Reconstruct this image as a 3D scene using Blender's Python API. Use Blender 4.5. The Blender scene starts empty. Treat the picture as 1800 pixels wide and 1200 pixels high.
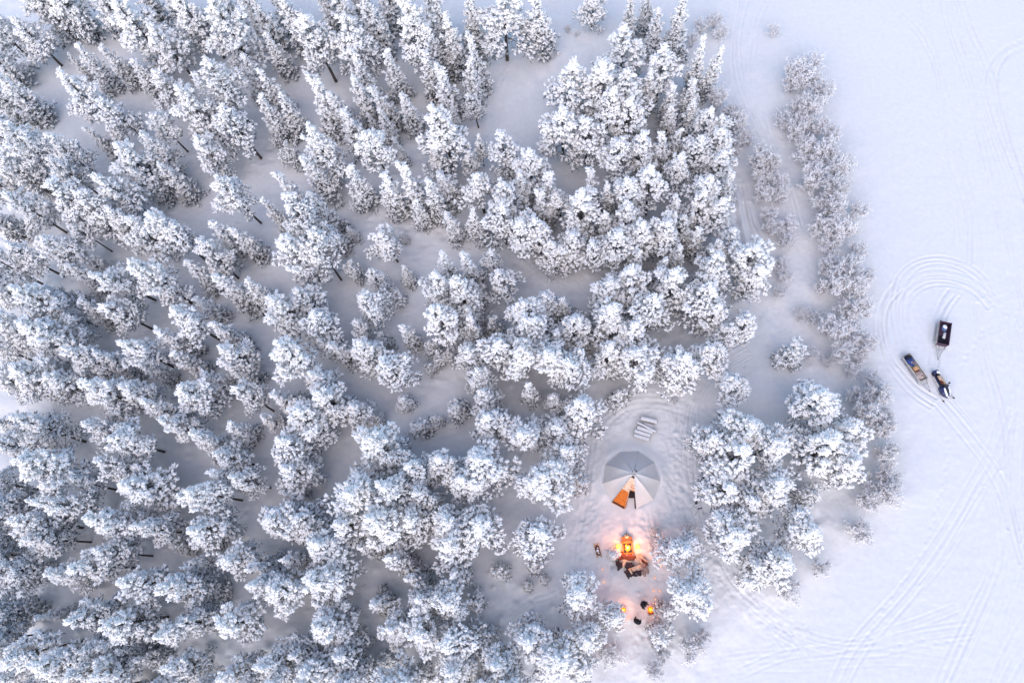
import bpy, bmesh, math, random
import numpy as np
from mathutils import Vector, Matrix

# ------------------------------------------------------------------ camera
IMG_W, IMG_H, FPX, CAM_H = 1800.0, 1200.0, 1200.0, 65.0
NADIR_PX = (1030.0, 1010.0)          # where plumb lines (tree trunks) meet in the photograph
SUN_ELEV, SUN_AZ = 39.0, 188.0       # azimuth clockwise from +Y (image up), degrees
SUN_STRENGTH, SKY_STRENGTH, EXPOSURE = 1.5, 0.146, 1.17

n_cam = np.array([NADIR_PX[0]-IMG_W/2, NADIR_PX[1]-IMG_H/2, FPX]); n_cam /= np.linalg.norm(n_cam)
ey = np.array([0., -1., 0.]); ey = ey - ey.dot(n_cam)*n_cam; ey /= np.linalg.norm(ey)
ez = -n_cam
ex = np.cross(ey, ez)
R_WC = np.stack([ex, ey, ez])        # rows: world axes in camera coords (x right, y down, z forward)
CAM_POS = np.array([0., 0., CAM_H])

def unproj(px, py, z=0.0):
    r = R_WC @ np.array([px-IMG_W/2, py-IMG_H/2, FPX])
    t = (z-CAM_H)/r[2]
    p = CAM_POS + t*r
    return float(p[0]), float(p[1])

def proj(x, y, z):
    c = R_WC.T @ (np.array([x, y, z])-CAM_POS)
    return IMG_W/2+FPX*c[0]/c[2], IMG_H/2+FPX*c[1]/c[2], FPX/c[2]

scene = bpy.context.scene
COL = scene.collection
cam = bpy.data.cameras.new('camera'); cam_o = bpy.data.objects.new('camera', cam); COL.objects.link(cam_o)
cam.sensor_width = 36.0; cam.lens = 36.0*FPX/IMG_W; cam.clip_start = 1.0; cam.clip_end = 9000.0
vx = R_WC @ np.array([1, 0, 0]); vy = R_WC @ np.array([0, -1, 0]); vz = R_WC @ np.array([0, 0, -1])
cam_o.matrix_world = Matrix(((vx[0], vy[0], vz[0], 0), (vx[1], vy[1], vz[1], 0), (vx[2], vy[2], vz[2], CAM_H), (0, 0, 0, 1)))
scene.camera = cam_o

# ------------------------------------------------------------------ world, sun, exposure
world = bpy.data.worlds.new('World'); scene.world = world; world.use_nodes = True
wn = world.node_tree; wn.nodes.clear()
sky = wn.nodes.new('ShaderNodeTexSky'); sky.sky_type = 'NISHITA'; sky.sun_disc = False
sky.sun_elevation = math.radians(SUN_ELEV); sky.sun_rotation = math.radians(SUN_AZ)
sky.dust_density = .4; sky.air_density = 1.0; sky.ozone_density = 1.0
bg = wn.nodes.new('ShaderNodeBackground'); bg.inputs[1].default_value = SKY_STRENGTH
wo = wn.nodes.new('ShaderNodeOutputWorld')
wn.links.new(sky.outputs[0], bg.inputs[0]); wn.links.new(bg.outputs[0], wo.inputs[0])
sun = bpy.data.lights.new('sun', 'SUN'); sun.energy = SUN_STRENGTH; sun.angle = math.radians(95); sun.color = (1.0, .77, .60)
sun_o = bpy.data.objects.new('sun', sun); COL.objects.link(sun_o)
a_, e_ = math.radians(SUN_AZ), math.radians(SUN_ELEV)
sun_dir = Vector((math.sin(a_)*math.cos(e_), math.cos(a_)*math.cos(e_), math.sin(e_)))
sun_o.rotation_euler = sun_dir.to_track_quat('Z', 'Y').to_euler()
sun_o.location = sun_dir*200
vs = scene.view_settings
vs.view_transform = 'Standard'; vs.look = 'None'; vs.gamma = 1.0; vs.exposure = EXPOSURE; vs.use_curve_mapping = False

# ------------------------------------------------------------------ materials
def mat(name, col, rough=.75, noise=None, metal=0.0, emit=None, estr=0.0, rand=0.0, spec=.3, bump=None, trans=0.0):
    m = bpy.data.materials.new(name); m.use_nodes = True
    nt = m.node_tree; b = nt.nodes['Principled BSDF']
    b.inputs['Roughness'].default_value = rough; b.inputs['Metallic'].default_value = metal
    b.inputs['Specular IOR Level'].default_value = spec
    b.inputs['Base Color'].default_value = (*col, 1)
    out = None
    if noise:
        col2, sc, detail = noise
        tc = nt.nodes.new('ShaderNodeTexCoord'); nz = nt.nodes.new('ShaderNodeTexNoise')
        nz.inputs['Scale'].default_value = sc; nz.inputs['Detail'].default_value = detail
        nt.links.new(tc.outputs['Object'], nz.inputs['Vector'])
        mx = nt.nodes.new('ShaderNodeMix'); mx.data_type = 'RGBA'
        mr = nt.nodes.new('ShaderNodeMapRange'); mr.inputs[1].default_value = .35; mr.inputs[2].default_value = .65
        nt.links.new(nz.outputs['Fac'], mr.inputs[0]); nt.links.new(mr.outputs[0], mx.inputs['Factor'])
        mx.inputs['A'].default_value = (*col, 1); mx.inputs['B'].default_value = (*col2, 1)
        out = mx.outputs['Result']
        nt.links.new(out, b.inputs['Base Color'])
        if bump:
            bp = nt.nodes.new('ShaderNodeBump'); bp.inputs['Strength'].default_value = bump; bp.inputs['Distance'].default_value = .03
            nt.links.new(nz.outputs['Fac'], bp.inputs['Height']); nt.links.new(bp.outputs[0], b.inputs['Normal'])
    if rand:
        oi = nt.nodes.new('ShaderNodeObjectInfo'); hs = nt.nodes.new('ShaderNodeHueSaturation')
        mr = nt.nodes.new('ShaderNodeMapRange'); mr.inputs[3].default_value = 1-rand; mr.inputs[4].default_value = 1+rand
        nt.links.new(oi.outputs['Random'], mr.inputs[0]); nt.links.new(mr.outputs[0], hs.inputs['Value'])
        if out is not None: nt.links.new(out, hs.inputs['Color'])
        else: hs.inputs['Color'].default_value = (*col, 1)
        nt.links.new(hs.outputs[0], b.inputs['Base Color'])
    if emit:
        b.inputs['Emission Color'].default_value = (*emit, 1); b.inputs['Emission Strength'].default_value = estr
    if trans:
        b.inputs['Transmission Weight'].default_value = trans
    return m

M = {}
M['ground_snow'] = mat('ground_snow', (.67, .674, .682), .6, noise=((.632, .638, .648), 2.2, 7), bump=.6)
M['tree_snow'] = mat('tree_snow', (.96, .96, .955), .7, noise=((.92, .92, .925), 2.2, 3), rand=.03)
M['frosted_needles'] = mat('frosted_needles', (.11, .135, .165), .8, noise=((.42, .45, .49), 3.0, 3), rand=.2)
M['bark'] = mat('bark', (.045, .036, .032), .9, noise=((.10, .085, .075), 5, 4))
M['spruce_needles'] = mat('spruce_needles', (.08, .10, .12), .8, noise=((.36, .39, .43), 3.0, 3), rand=.2)
M['frost_twig'] = mat('frost_twig', (.94, .935, .945), .8, noise=((.86, .855, .875), 3.0, 2), rand=.04)
M['bare_twig'] = mat('bare_twig', (.42, .40, .43), .85, noise=((.74, .73, .77), 3.0, 2))
M['snow_cap'] = mat('snow_cap', (.74, .745, .76), .65, noise=((.66, .67, .69), 6, 3))
M['canvas'] = mat('canvas', (.88, .87, .86), .8, noise=((.83, .83, .83), 1.5, 4))
M['canvas_grey'] = mat('canvas_grey', (.86, .865, .87), .8, noise=((.81, .815, .82), 1.5, 4))
M['orange_wood'] = mat('orange_wood', (.62, .19, .025), .6, noise=((.42, .11, .015), 7, 5))
M['pale_wood'] = mat('pale_wood', (.62, .40, .25), .7, noise=((.70, .58, .48), 5, 4))
M['dark_wood'] = mat('dark_wood', (.055, .02, .012), .7, noise=((.09, .035, .02), 8, 4))
M['grey_wood'] = mat('grey_wood', (.26, .22, .19), .8, noise=((.38, .34, .30), 8, 4))
M['mauve_wood'] = mat('mauve_wood', (.50, .46, .48), .8, noise=((.60, .57, .60), 6, 4))
M['log_wood'] = mat('log_wood', (.50, .20, .06), .7, noise=((.33, .12, .03), 9, 4))
M['black_cloth'] = mat('black_cloth', (.012, .012, .016), .9)
M['navy_cloth'] = mat('navy_cloth', (.014, .016, .03), .9)
M['skin'] = mat('skin', (.55, .33, .24), .6)
M['hide_tan'] = mat('hide_tan', (.42, .27, .17), .9, noise=((.60, .46, .36), 9, 5), bump=.5)
M['hide_brown'] = mat('hide_brown', (.085, .022, .015), .9, noise=((.16, .05, .03), 9, 5), bump=.5)
M['hide_dark'] = mat('hide_dark', (.015, .011, .016), .9, noise=((.05, .035, .04), 9, 5), bump=.5)
M['hide_grey'] = mat('hide_grey', (.34, .26, .23), .9, noise=((.13, .08, .08), 7, 5), bump=.5)
M['metal_black'] = mat('metal_black', (.012, .012, .014), .4, spec=.5)
M['metal_grey'] = mat('metal_grey', (.30, .31, .32), .45, metal=.6)
M['frosted_metal'] = mat('frosted_metal', (.42, .42, .41), .6, noise=((.66, .66, .66), 9, 3))
M['blue_tarp'] = mat('blue_tarp', (.012, .035, .16), .5, noise=((.02, .06, .24), 6, 3))
M['navy_paint'] = mat('navy_paint', (.012, .02, .085), .3, spec=.5)
M['white_paint'] = mat('white_paint', (.72, .73, .76), .35, spec=.5)
M['seat_black'] = mat('seat_black', (.015, .014, .016), .6)
M['purple_board'] = mat('purple_board', (.050, .028, .055), .6, noise=((.08, .045, .07), 5, 3))
M['bag_blue'] = mat('bag_blue', (.07, .14, .32), .7, noise=((.18, .28, .46), 6, 3))
M['rug_brown'] = mat('rug_brown', (.20, .12, .10), .9, noise=((.55, .47, .44), 6, 5))
M['cardboard'] = mat('cardboard', (.52, .29, .14), .8, noise=((.45, .24, .11), 6, 3))
M['white_cup'] = mat('white_cup', (.80, .78, .76), .4)
M['flame'] = mat('flame', (1, .45, .05), .5, emit=(1.0, .42, .035), estr=2.2)
M['flame_core'] = mat('flame_core', (1, .8, .2), .5, emit=(1.0, .70, .08), estr=3.2)
M['ember'] = mat('ember', (.5, .08, .01), .8, emit=(1.0, .17, .008), estr=1.2, noise=((.03, .01, .005), 14, 3))
M['candle_flame'] = mat('candle_flame', (1, .6, .3), .5, emit=(1.0, .50, .18), estr=2.6)
M['lantern_glass'] = mat('lantern_glass', (1, .7, .1), .3, emit=(1.0, .52, .03), estr=1.5)
M['wax'] = mat('wax', (.75, .35, .20), .6)

def let_light_through(m, w):
    nt = m.node_tree; b = nt.nodes['Principled BSDF']; out = nt.nodes['Material Output']
    tl = nt.nodes.new('ShaderNodeBsdfTranslucent'); mx = nt.nodes.new('ShaderNodeMixShader'); mx.inputs[0].default_value = w
    tl.inputs['Color'].default_value = (.96, .96, .97, 1)
    nt.links.new(b.outputs[0], mx.inputs[1]); nt.links.new(tl.outputs[0], mx.inputs[2]); nt.links.new(mx.outputs[0], out.inputs['Surface'])
let_light_through(M['tree_snow'], .15); let_light_through(M['frost_twig'], .15); let_light_through(M['canvas'], .32); let_light_through(M['canvas_grey'], .32)
scene.cycles.diffuse_bounces = 4; scene.cycles.max_bounces = 12; scene.cycles.transmission_bounces = 8

# ------------------------------------------------------------------ helpers
def put(name, mesh, parent=None, loc=None, rot=None, scale=None):
    o = bpy.data.objects.new(name, mesh); COL.objects.link(o)
    if parent is not None: o.parent = parent
    if loc is not None: o.location = loc
    if rot is not None: o.rotation_euler = rot
    if scale is not None: o.scale = scale
    return o

def tag(o, label, cat, group=None):
    o['label'] = label; o['category'] = cat
    if group: o['group'] = group
    return o

def thing(name, label, cat, loc, rz=0.0, group=None, scale=None):
    o = bpy.data.objects.new(name, None); COL.objects.link(o)
    o.empty_display_size = .2
    o.location = loc; o.rotation_euler = (0, 0, rz)
    if scale is not None: o.scale = scale
    return tag(o, label, cat, group)

def mesh_np(name, V, F, mats, mi=None, smooth=True):
    """V (n,3), F (m,3) or (m,4) int array; mats list of materials; mi per-face material index"""
    V = np.asarray(V, np.float32); F = np.asarray(F, np.int32)
    me = bpy.data.meshes.new(name); k = F.shape[1]
    me.vertices.add(len(V)); me.vertices.foreach_set('co', V.ravel())
    me.loops.add(F.size); me.loops.foreach_set('vertex_index', F.ravel())
    me.polygons.add(len(F)); me.polygons.foreach_set('loop_start', np.arange(0, F.size, k, dtype=np.int32))
    for m in mats: me.materials.append(m)
    if mi is not None: me.polygons.foreach_set('material_index', np.asarray(mi, np.int32))
    me.polygons.foreach_set('use_smooth', np.full(len(F), smooth, dtype=bool))
    me.update(); me.validate()
    return me

def bm_mesh(name, bm, m, smooth=False):
    me = bpy.data.meshes.new(name); bmesh.ops.recalc_face_normals(bm, faces=bm.faces)
    bm.to_mesh(me); bm.free(); me.materials.append(m)
    for p in me.polygons: p.use_smooth = smooth
    return me

def box_mesh(name, sx, sy, sz, m, bevel=.0, taper=1.0, jitter=0.0, z0=True):
    bm = bmesh.new(); bmesh.ops.create_cube(bm, size=1.0)
    for v in bm.verts:
        k = taper if v.co.z > 0 else 1.0
        v.co = Vector((v.co.x*sx*k, v.co.y*sy*k, (v.co.z+(.5 if z0 else 0))*sz))
    if bevel: bmesh.ops.bevel(bm, geom=bm.edges[:], offset=bevel, segments=2, affect='EDGES', profile=.5)
    if jitter:
        for v in bm.verts: v.co += Vector((random.uniform(-1, 1), random.uniform(-1, 1), random.uniform(-1, 1)))*jitter
    return bm_mesh(name, bm, m, bevel > 0)

def tube_mesh(name, pts, rad, m, seg=7, smooth=True, cap=True):
    """tube through pts (list of 3-vectors), rad scalar or per-point"""
    pts = [Vector(p) for p in pts]; n = len(pts)
    rads = [rad]*n if not hasattr(rad, '__len__') else list(rad)
    bm = bmesh.new(); rings = []
    for i, p in enumerate(pts):
        d = (pts[min(i+1, n-1)]-pts[max(i-1, 0)]).normalized()
        s = d.cross(Vector((0, 0, 1)) if abs(d.z) < .9 else Vector((1, 0, 0))).normalized(); u = s.cross(d)
        rings.append([bm.verts.new(p+(s*math.cos(2*math.pi*k/seg)+u*math.sin(2*math.pi*k/seg))*rads[i]) for k in range(seg)])
    for i in range(n-1):
        for k in range(seg):
            bm.faces.new((rings[i][k], rings[i][(k+1) % seg], rings[i+1][(k+1) % seg], rings[i+1][k]))
    if cap:
        bm.faces.new(rings[0][::-1]); bm.faces.new(rings[-1])
    return bm_mesh(name, bm, m, smooth)

def poly_mesh(name, verts, faces, m, smooth=False):
    me = bpy.data.meshes.new(name); me.from_pydata([tuple(v) for v in verts], [], faces); me.materials.append(m)
    me.update()
    for p in me.polygons: p.use_smooth = smooth
    return me

def slab_mesh(name, quad, th, m):
    """a flat board: outline given by corner points, thickness th along its normal"""
    q = [Vector(p) for p in quad]; nrm = (q[1]-q[0]).cross(q[2]-q[0]).normalized()*th
    n = len(q); v = q+[p+nrm for p in q]
    f = [tuple(range(n))[::-1], tuple(range(n, 2*n))]+[(i, (i+1) % n, n+(i+1) % n, n+i) for i in range(n)]
    return poly_mesh(name, v, f, m)

class ValueNoise:
    def __init__(self, seed, n=256):
        self.t = np.random.default_rng(seed).random((n, n)).astype(np.float32); self.n = n
    def __call__(self, x, y):
        xi = np.floor(x).astype(int); yi = np.floor(y).astype(int); fx = x-xi; fy = y-yi
        fx = fx*fx*(3-2*fx); fy = fy*fy*(3-2*fy); n = self.n; t = self.t
        a = t[xi % n, yi % n]; b = t[(xi+1) % n, yi % n]; c = t[xi % n, (yi+1) % n]; d = t[(xi+1) % n, (yi+1) % n]
        return (a*(1-fx)+b*fx)*(1-fy)+(c*(1-fx)+d*fx)*fy-.5
VN = [ValueNoise(s) for s in range(8)]

# ------------------------------------------------------------------ ground
def seg_dist(X, Y, pts, dmin, along=None):
    """min distance from grid points to a polyline (world pts)"""
    for (ax, ay), (bx, by) in zip(pts[:-1], pts[1:]):
        pad = 2.2
        i0, i1 = np.searchsorted(GX, [min(ax, bx)-pad, max(ax, bx)+pad]); j0, j1 = np.searchsorted(GY, [min(ay, by)-pad, max(ay, by)+pad])
        if i1 <= i0 or j1 <= j0: continue
        x = X[j0:j1, i0:i1]; y = Y[j0:j1, i0:i1]
        dx, dy = bx-ax, by-ay; L2 = dx*dx+dy*dy+1e-9
        t = np.clip(((x-ax)*dx+(y-ay)*dy)/L2, 0, 1)
        d = np.hypot(x-(ax+t*dx), y-(ay+t*dy))
        sl = dmin[j0:j1, i0:i1]; np.minimum(sl, d, out=sl)

def seg_dist_win(pts, dd, I0, I1, J0, J1, pad=.9):
    for (ax, ay), (bx, by) in zip(pts[:-1], pts[1:]):
        i0, i1 = np.searchsorted(GX, [min(ax, bx)-pad, max(ax, bx)+pad]); j0, j1 = np.searchsorted(GY, [min(ay, by)-pad, max(ay, by)+pad])
        i0, i1, j0, j1 = max(i0, I0), min(i1, I1), max(j0, J0), min(j1, J1)
        if i1 <= i0 or j1 <= j0: continue
        x = GX[None, i0:i1]; y = GY[j0:j1, None]
        dx, dy = bx-ax, by-ay; t = np.clip(((x-ax)*dx+(y-ay)*dy)/(dx*dx+dy*dy+1e-9), 0, 1)
        sl = dd[j0-J0:j1-J0, i0-I0:i1-I0]; np.minimum(sl, np.hypot(x-(ax+t*dx), y-(ay+t*dy)), out=sl)

def smooth_line(px_pts, off=0.0, step=.35):
    P = np.array([unproj(x, y) for x, y in px_pts])
    if len(P) < 3: P = np.vstack([P[0], P.mean(0), P[-1]])
    Q = np.vstack([2*P[0]-P[1], P, 2*P[-1]-P[-2]]); out = []
    for i in range(1, len(Q)-2):
        p0, p1, p2, p3 = Q[i-1:i+3]; n = max(2, int(np.linalg.norm(p2-p1)/step))
        for k in range(n):
            t = k/n
            out.append(.5*((2*p1)+(-p0+p2)*t+(2*p0-5*p1+4*p2-p3)*t*t+(-p0+3*p1-3*p2+p3)*t**3))
    out.append(P[-1]); out = np.array(out)
    if off:
        d = np.gradient(out, axis=0); d /= np.linalg.norm(d, axis=1)[:, None]+1e-9
        out = out+np.stack([-d[:, 1], d[:, 0]], 1)*off
    return out

# shore line of the lake (right of it: flat snow-covered ice), photo pixels
SHORE = [(1270, -200), (1330, 60), (1440, 130), (1480, 250), (1520, 380), (1545, 520), (1560, 640), (1590, 760), (1590, 860), (1500, 930), (1400, 1020), (1300, 1100), (1240, 1180), (1200, 1400)]
gx = [-90.0]
while gx[-1] < 60: gx.append(gx[-1]+(.26 if gx[-1] < -10 or gx[-1] > 47 else .085))
gy = [-22.0]
while gy[-1] < 78: gy.append(gy[-1]+(.3 if gy[-1] < -14 or gy[-1] > 48 else .09))
far = np.array([4, 12, 30, 80, 200, 500, 1200, 3000.])
GX = np.concatenate([gx[0]-far[::-1], gx, gx[-1]+far]); GY = np.concatenate([gy[0]-far[::-1], gy, gy[-1]+far])
XX, YY = np.meshgrid(GX, GY)
shore_w = np.array([unproj(x, y) for x, y in SHORE])
so = np.argsort(shore_w[:, 1])
shore_x = np.interp(YY, shore_w[so, 1], shore_w[so, 0])
land = 1/(1+np.exp((XX-shore_x)/1.6))           # 1 on land, 0 on the lake

def fbm(x, y, f, o, k0=0):
    r = 0; a = 1.0
    for i in range(o): r = r+a*VN[(i+k0) % 8](x*f+13.7*i, y*f-7.1*i); f *= 2.05; a *= .5
    return r
Z = land*(.42*fbm(XX, YY, .16, 3)+.16+.13*fbm(XX, YY, .8, 4, 3)) + (1-land)*(.03*fbm(XX, YY, .22, 3, 2)+.012*fbm(XX, YY, 1.7, 2, 4))
# wind-drifted snow on the ice, faint sastrugi
Z += (1-land)*.012*fbm(XX*.5+YY*.25, YY*1.2, 1.3, 3, 5)

# levelled tent site with snow banked against the canvas, open at the door (lower left)
tx_, ty_ = unproj(1109, 842); rr_ = np.hypot(XX-tx_, YY-ty_); kk_ = 1/(1+np.exp((rr_-3.9)/.35)); Z = Z*(1-kk_)+.15*kk_
aa_ = np.arctan2(YY-ty_, XX-tx_); da_ = np.abs(np.angle(np.exp(1j*(aa_-math.radians(-110)))))
Z += np.where(rr_ < 2.8, .30*np.exp(-((rr_-2.8)/.25)**2), .30*np.exp(-((rr_-2.8)/.55)**2))*np.clip((da_-.42)/.25, 0, 1)*(.75+.8*VN[2](XX*.9, YY*.9))
TR = []     # (pixel polyline, [groove offsets m], groove half width, depth, berm)
def track(pts, offs=(-.45, .45), w=.11, depth=.075, berm=.03): TR.append((pts, offs, w, depth, berm))
track([(1612, -30), (1622, 20), (1630, 52)], (0,), .1, .05)
track([(1655, -30), (1672, 45), (1692, 110), (1712, 180), (1728, 240), (1744, 300), (1758, 372), (1768, 430), (1786, 510), (1803, 575)], (-.5, 0, .5), .12, .07)
track([(1684, -30), (1706, 50), (1730, 105), (1748, 150), (1766, 215), (1785, 285), (1806, 350)], (-.35, .35), .12, .08)
track([(1664, -30), (1690, 60), (1722, 150), (1752, 240), (1775, 310), (1800, 400), (1815, 460)], (-.4, 0, .4), .1, .05)
track([(1575, 20), (1612, 58), (1637, 105), (1648, 150), (1660, 215), (1674, 285), (1690, 335), (1699, 380), (1700, 430), (1699, 462)], (-.18, .35), .12, .07)
track([(1632, 60), (1650, 130), (1668, 200), (1684, 270), (1704, 340), (1712, 400), (1716, 470)], (-.4, .4), .1, .05)
track([(1810, 74), (1780, 86), (1758, 102), (1744, 128), (1743, 158), (1754, 205), (1768, 250), (1790, 305), (1812, 360)], (-.5, .5), .14, .11, .05)
track([(1740, 300), (1756, 350), (1762, 420), (1776, 480), (1790, 560), (1806, 640)], (-.3, .3), .1, .05)
track([(1737, 520), (1722, 490), (1695, 470), (1655, 458), (1615, 464), (1588, 486), (1577, 520), (1576, 560), (1584, 605)], (-.5, -.1, .5), .13, .10, .05)
track([(1740, 540), (1718, 516), (1688, 500), (1652, 494), (1620, 500), (1596, 520), (1588, 552), (1596, 590), (1604, 610)], (-.45, .1, .45), .13, .09, .05)
track([(1738, 512), (1712, 492), (1682, 482), (1650, 478), (1622, 482), (1600, 494)], (-.2, .3), .12, .08, .04)
track([(1580, 502), (1560, 524), (1550, 552), (1551, 592), (1562, 632), (1586, 664), (1612, 690), (1640, 708)], (-.5, -.15, .4), .12, .08, .04)
track([(1676, 516), (1662, 535), (1650, 562), (1642, 600), (1640, 640)], (-.5, .1, .5), .13, .09, .04)
track([(1716, 534), (1722, 590), (1732, 640), (1748, 692), (1760, 745), (1764, 800), (1770, 860), (1784, 930), (1800, 990)], (-.5, .1, .5), .12, .08, .04)
track([(1736, 590), (1742, 640), (1755, 690), (1766, 740), (1772, 800), (1780, 870), (1800, 950)], (-.3, .3), .1, .06)
track([(1776, 560), (1786, 650), (1790, 740), (1786, 830), (1788, 900), (1806, 1000)], (-.3, .3), .1, .05)
track([(1652, 706), (1676, 734), (1704, 770), (1732, 808), (1752, 842), (1768, 880), (1780, 930)], (-.5, .5), .12, .07, .04)
track([(1672, 704), (1700, 736), (1734, 780), (1758, 822)], (-.2, .2), .1, .05)
track([(1772, 718), (1754, 770), (1738, 812), (1716, 850), (1690, 900), (1662, 946), (1630, 992), (1592, 1042), (1552, 1086), (1518, 1124), (1490, 1168), (1468, 1220)], (-.62, .05, .62), .12, .10, .05)
track([(1782, 740), (1764, 796), (1742, 838), (1716, 884), (1690, 930), (1660, 980), (1620, 1030)], (-.2, .3), .1, .06)
track([(1740, 860), (1750, 930), (1752, 975), (1742, 1012), (1722, 1055), (1698, 1104), (1676, 1150), (1650, 1210)], (-.5, 0, .5), .12, .10, .05)
track([(1764, 880), (1764, 960), (1754, 1020), (1730, 1080), (1706, 1134), (1680, 1190), (1672, 1210)], (-.3, .3), .1, .06)
track([(1806, 930), (1794, 980), (1780, 1040), (1764, 1110), (1752, 1210)], (-.3, .3), .1, .05)
track([(1806, 1090), (1784, 1128), (1762, 1168), (1744, 1210)], (-.4, .4), .12, .07)
track([(1812, 1150), (1796, 1180), (1780, 1210)], (-.4, .4), .12, .07)
track([(1300, 1050), (1345, 1082), (1392, 1112), (1440, 1130), (1490, 1138), (1540, 1136), (1600, 1122), (1660, 1112), (1705, 1106)], (-.6, -.2, .3, .7), .10, .045, .02)
track([(1300, 1180), (1380, 1150), (1450, 1142), (1500, 1130), (1550, 1112), (1610, 1092), (1680, 1064)], (-.4, .3), .1, .05)
track([(1240, 1170), (1330, 1160), (1420, 1158), (1510, 1150), (1590, 1150), (1660, 1158)], (-.8, -.3, .2, .7), .1, .03, .015)
track([(1290, 990), (1330, 1050), (1370, 1100), (1400, 1140)], (-.8, -.3, .2, .6), .12, .04, .02)
track([(1316, -30), (1300, 40), (1294, 90), (1298, 140), (1314, 185), (1340, 240), (1366, 290), (1388, 345), (1400, 400)], (-.5, -.1, .4), .13, .08, .04)
track([(1362, -20), (1334, 34), (1324, 80), (1322, 130), (1334, 190), (1352, 240)], (-.3, .3), .12, .07, .03)
track([(1312, 616), (1280, 636), (1252, 660), (1232, 684), (1214, 716), (1206, 760), (1206, 830)], (-.9, -.6, -.3, 0, .3, .6, .9), .1, .10, .04)
track([(1206, 720), (1200, 780), (1204, 850), (1218, 920), (1244, 980), (1276, 1036), (1320, 1080)], (-.8, -.4, 0, .4, .8), .12, .07, .03)
track([(1050, 730), (1038, 800), (1030, 870), (1016, 940), (1012, 1010)], (-.3, .25), .16, .05, .02)
track([(1060, 740), (1100, 712), (1150, 706), (1200, 716)], (-.5, 0, .5), .14, .08, .04)
track([(1130, 900), (1140, 960), (1146, 1020), (1140, 1060), (1120, 1130), (1106, 1200)], (-.4, 0, .4), .14, .07, .03)
track([(870, 300), (858, 200), (900, 110), (990, 60), (1040, 30)], (-.3, .3), .16, .08, .04)
track([(560, 560), (640, 520), (700, 470), (760, 440), (800, 400)], (-.2, .2), .14, .07, .03)
track([(690, 700), (740, 670), (780, 640), (840, 680), (870, 700)], (-.2, .2), .14, .07, .03)
track([(880, 1100), (930, 1060), (980, 1040), (1020, 1000)], (-.2, .2), .14, .07, .03)
track([(1290, 330), (1300, 380), (1312, 430)], (-.5, .5), .25, .2, .1)
track([(1310, 360), (1322, 400), (1345, 440)], (-.3, .4), .22, .16, .08)
old_ = random.Random(4)
for base_ in TR[1:6]+TR[13:16]+TR[20:23]:      # fainter old traces beside the fresh ones
    TR.append((base_[0], tuple(old_.uniform(-2.4, 2.4) for _ in range(3)), .09, .022, .012))
for pts, offs, w, depth, berm in TR:
    w *= .8
    wob = random.Random(int(pts[0][0]*7+pts[-1][1]))
    for o in offs:
        L_ = smooth_line(pts, o+wob.uniform(-.08, .08)); ph_ = wob.uniform(0, 6)
        L_ = L_+.10*np.stack([np.sin(np.arange(len(L_))*.11+ph_), np.cos(np.arange(len(L_))*.083+ph_)], 1)
        i0, i1 = np.searchsorted(GX, [L_[:, 0].min()-1, L_[:, 0].max()+1]); j0, j1 = np.searchsorted(GY, [L_[:, 1].min()-1, L_[:, 1].max()+1])
        if i1 <= i0 or j1 <= j0: continue
        dd = np.full((j1-j0, i1-i0), 9.0)
        seg_dist_win(L_, dd, i0, i1, j0, j1)
        xs, ys = XX[j0:j1, i0:i1], YY[j0:j1, i0:i1]
        ax_, ay_ = abs(L_[-1, 0]-L_[0, 0]), abs(L_[-1, 1]-L_[0, 1])
        low_ = L_[:, 1].mean() < 6
        nz = (.85+.9*VN[3](xs*.5+o, ys*.5)+.4*VN[5](xs*3.1, ys*3.1))*(.5 if low_ else 1.5 if ay_ > 2*ax_ else .8)
        Z[j0:j1, i0:i1] += .5*(-depth*np.exp(-(dd/w)**2)+berm*np.exp(-((dd-w*2.1)/(w*.9))**2))*np.clip(nz, .0, 1.9)
# trampled snow: many boot pits
TRAMPLE = [([(1206, 720), (1200, 800), (1206, 870), (1220, 940), (1250, 1000)], 1.6, .05), ([(1130, 720), (1070, 740), (1046, 800), (1040, 880), (1060, 930), (1110, 925), (1170, 900), (1185, 830), (1180, 760)], 1.3, .045),
           ([(1030, 900), (1016, 960), (1020, 1010)], 1.0, .06), ([(1140, 930), (1150, 1010), (1140, 1070), (1110, 1150)], 1.3, .045), ([(1270, 1010), (1320, 1060), (1390, 1110)], 1.5, .05)]
for pts, wd, am in TRAMPLE:
    d = np.full(XX.shape, 9.0); seg_dist(XX, YY, smooth_line(pts), d)
    k = np.exp(-(d/wd)**2)
    Z += k*am*(fbm(XX, YY, 3.1, 2, 1)*1.6-.3)
# single foot prints
def prints(pts, step=.62):
    global Z
    L = smooth_line(pts, 0, .1); acc = 0; side = 1
    for p, q in zip(L[:-1], L[1:]):
        acc += np.linalg.norm(q-p)
        if acc > step:
            acc = 0; side = -side
            t = (q-p)/(np.linalg.norm(q-p)+1e-9); c = q+np.array([-t[1], t[0]])*.1*side
            i0, i1 = np.searchsorted(GX, [c[0]-.5, c[0]+.5]); j0, j1 = np.searchsorted(GY, [c[1]-.5, c[1]+.5])
            dx = XX[j0:j1, i0:i1]-c[0]; dy = YY[j0:j1, i0:i1]-c[1]
            u = dx*t[0]+dy*t[1]; v = -dx*t[1]+dy*t[0]
            Z[j0:j1, i0:i1] -= .035*np.exp(-(u/.17)**2-(v/.11)**2)
prints([(1668, 762), (1662, 826), (1648, 884), (1634, 936), (1612, 990)])
prints([(1604, 992), (1570, 1050), (1540, 1090), (1524, 1130)])
prints([(1704, 622), (1690, 640), (1716, 600), (1744, 566)])
prints([(1548, 1150), (1600, 1128), (1640, 1126), (1690, 1130)], .9)
prints([(1218, 905), (1190, 915), (1150, 930)])
prints([(1130, 1068), (1124, 1088), (1118, 1120), (1112, 1190)])

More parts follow.
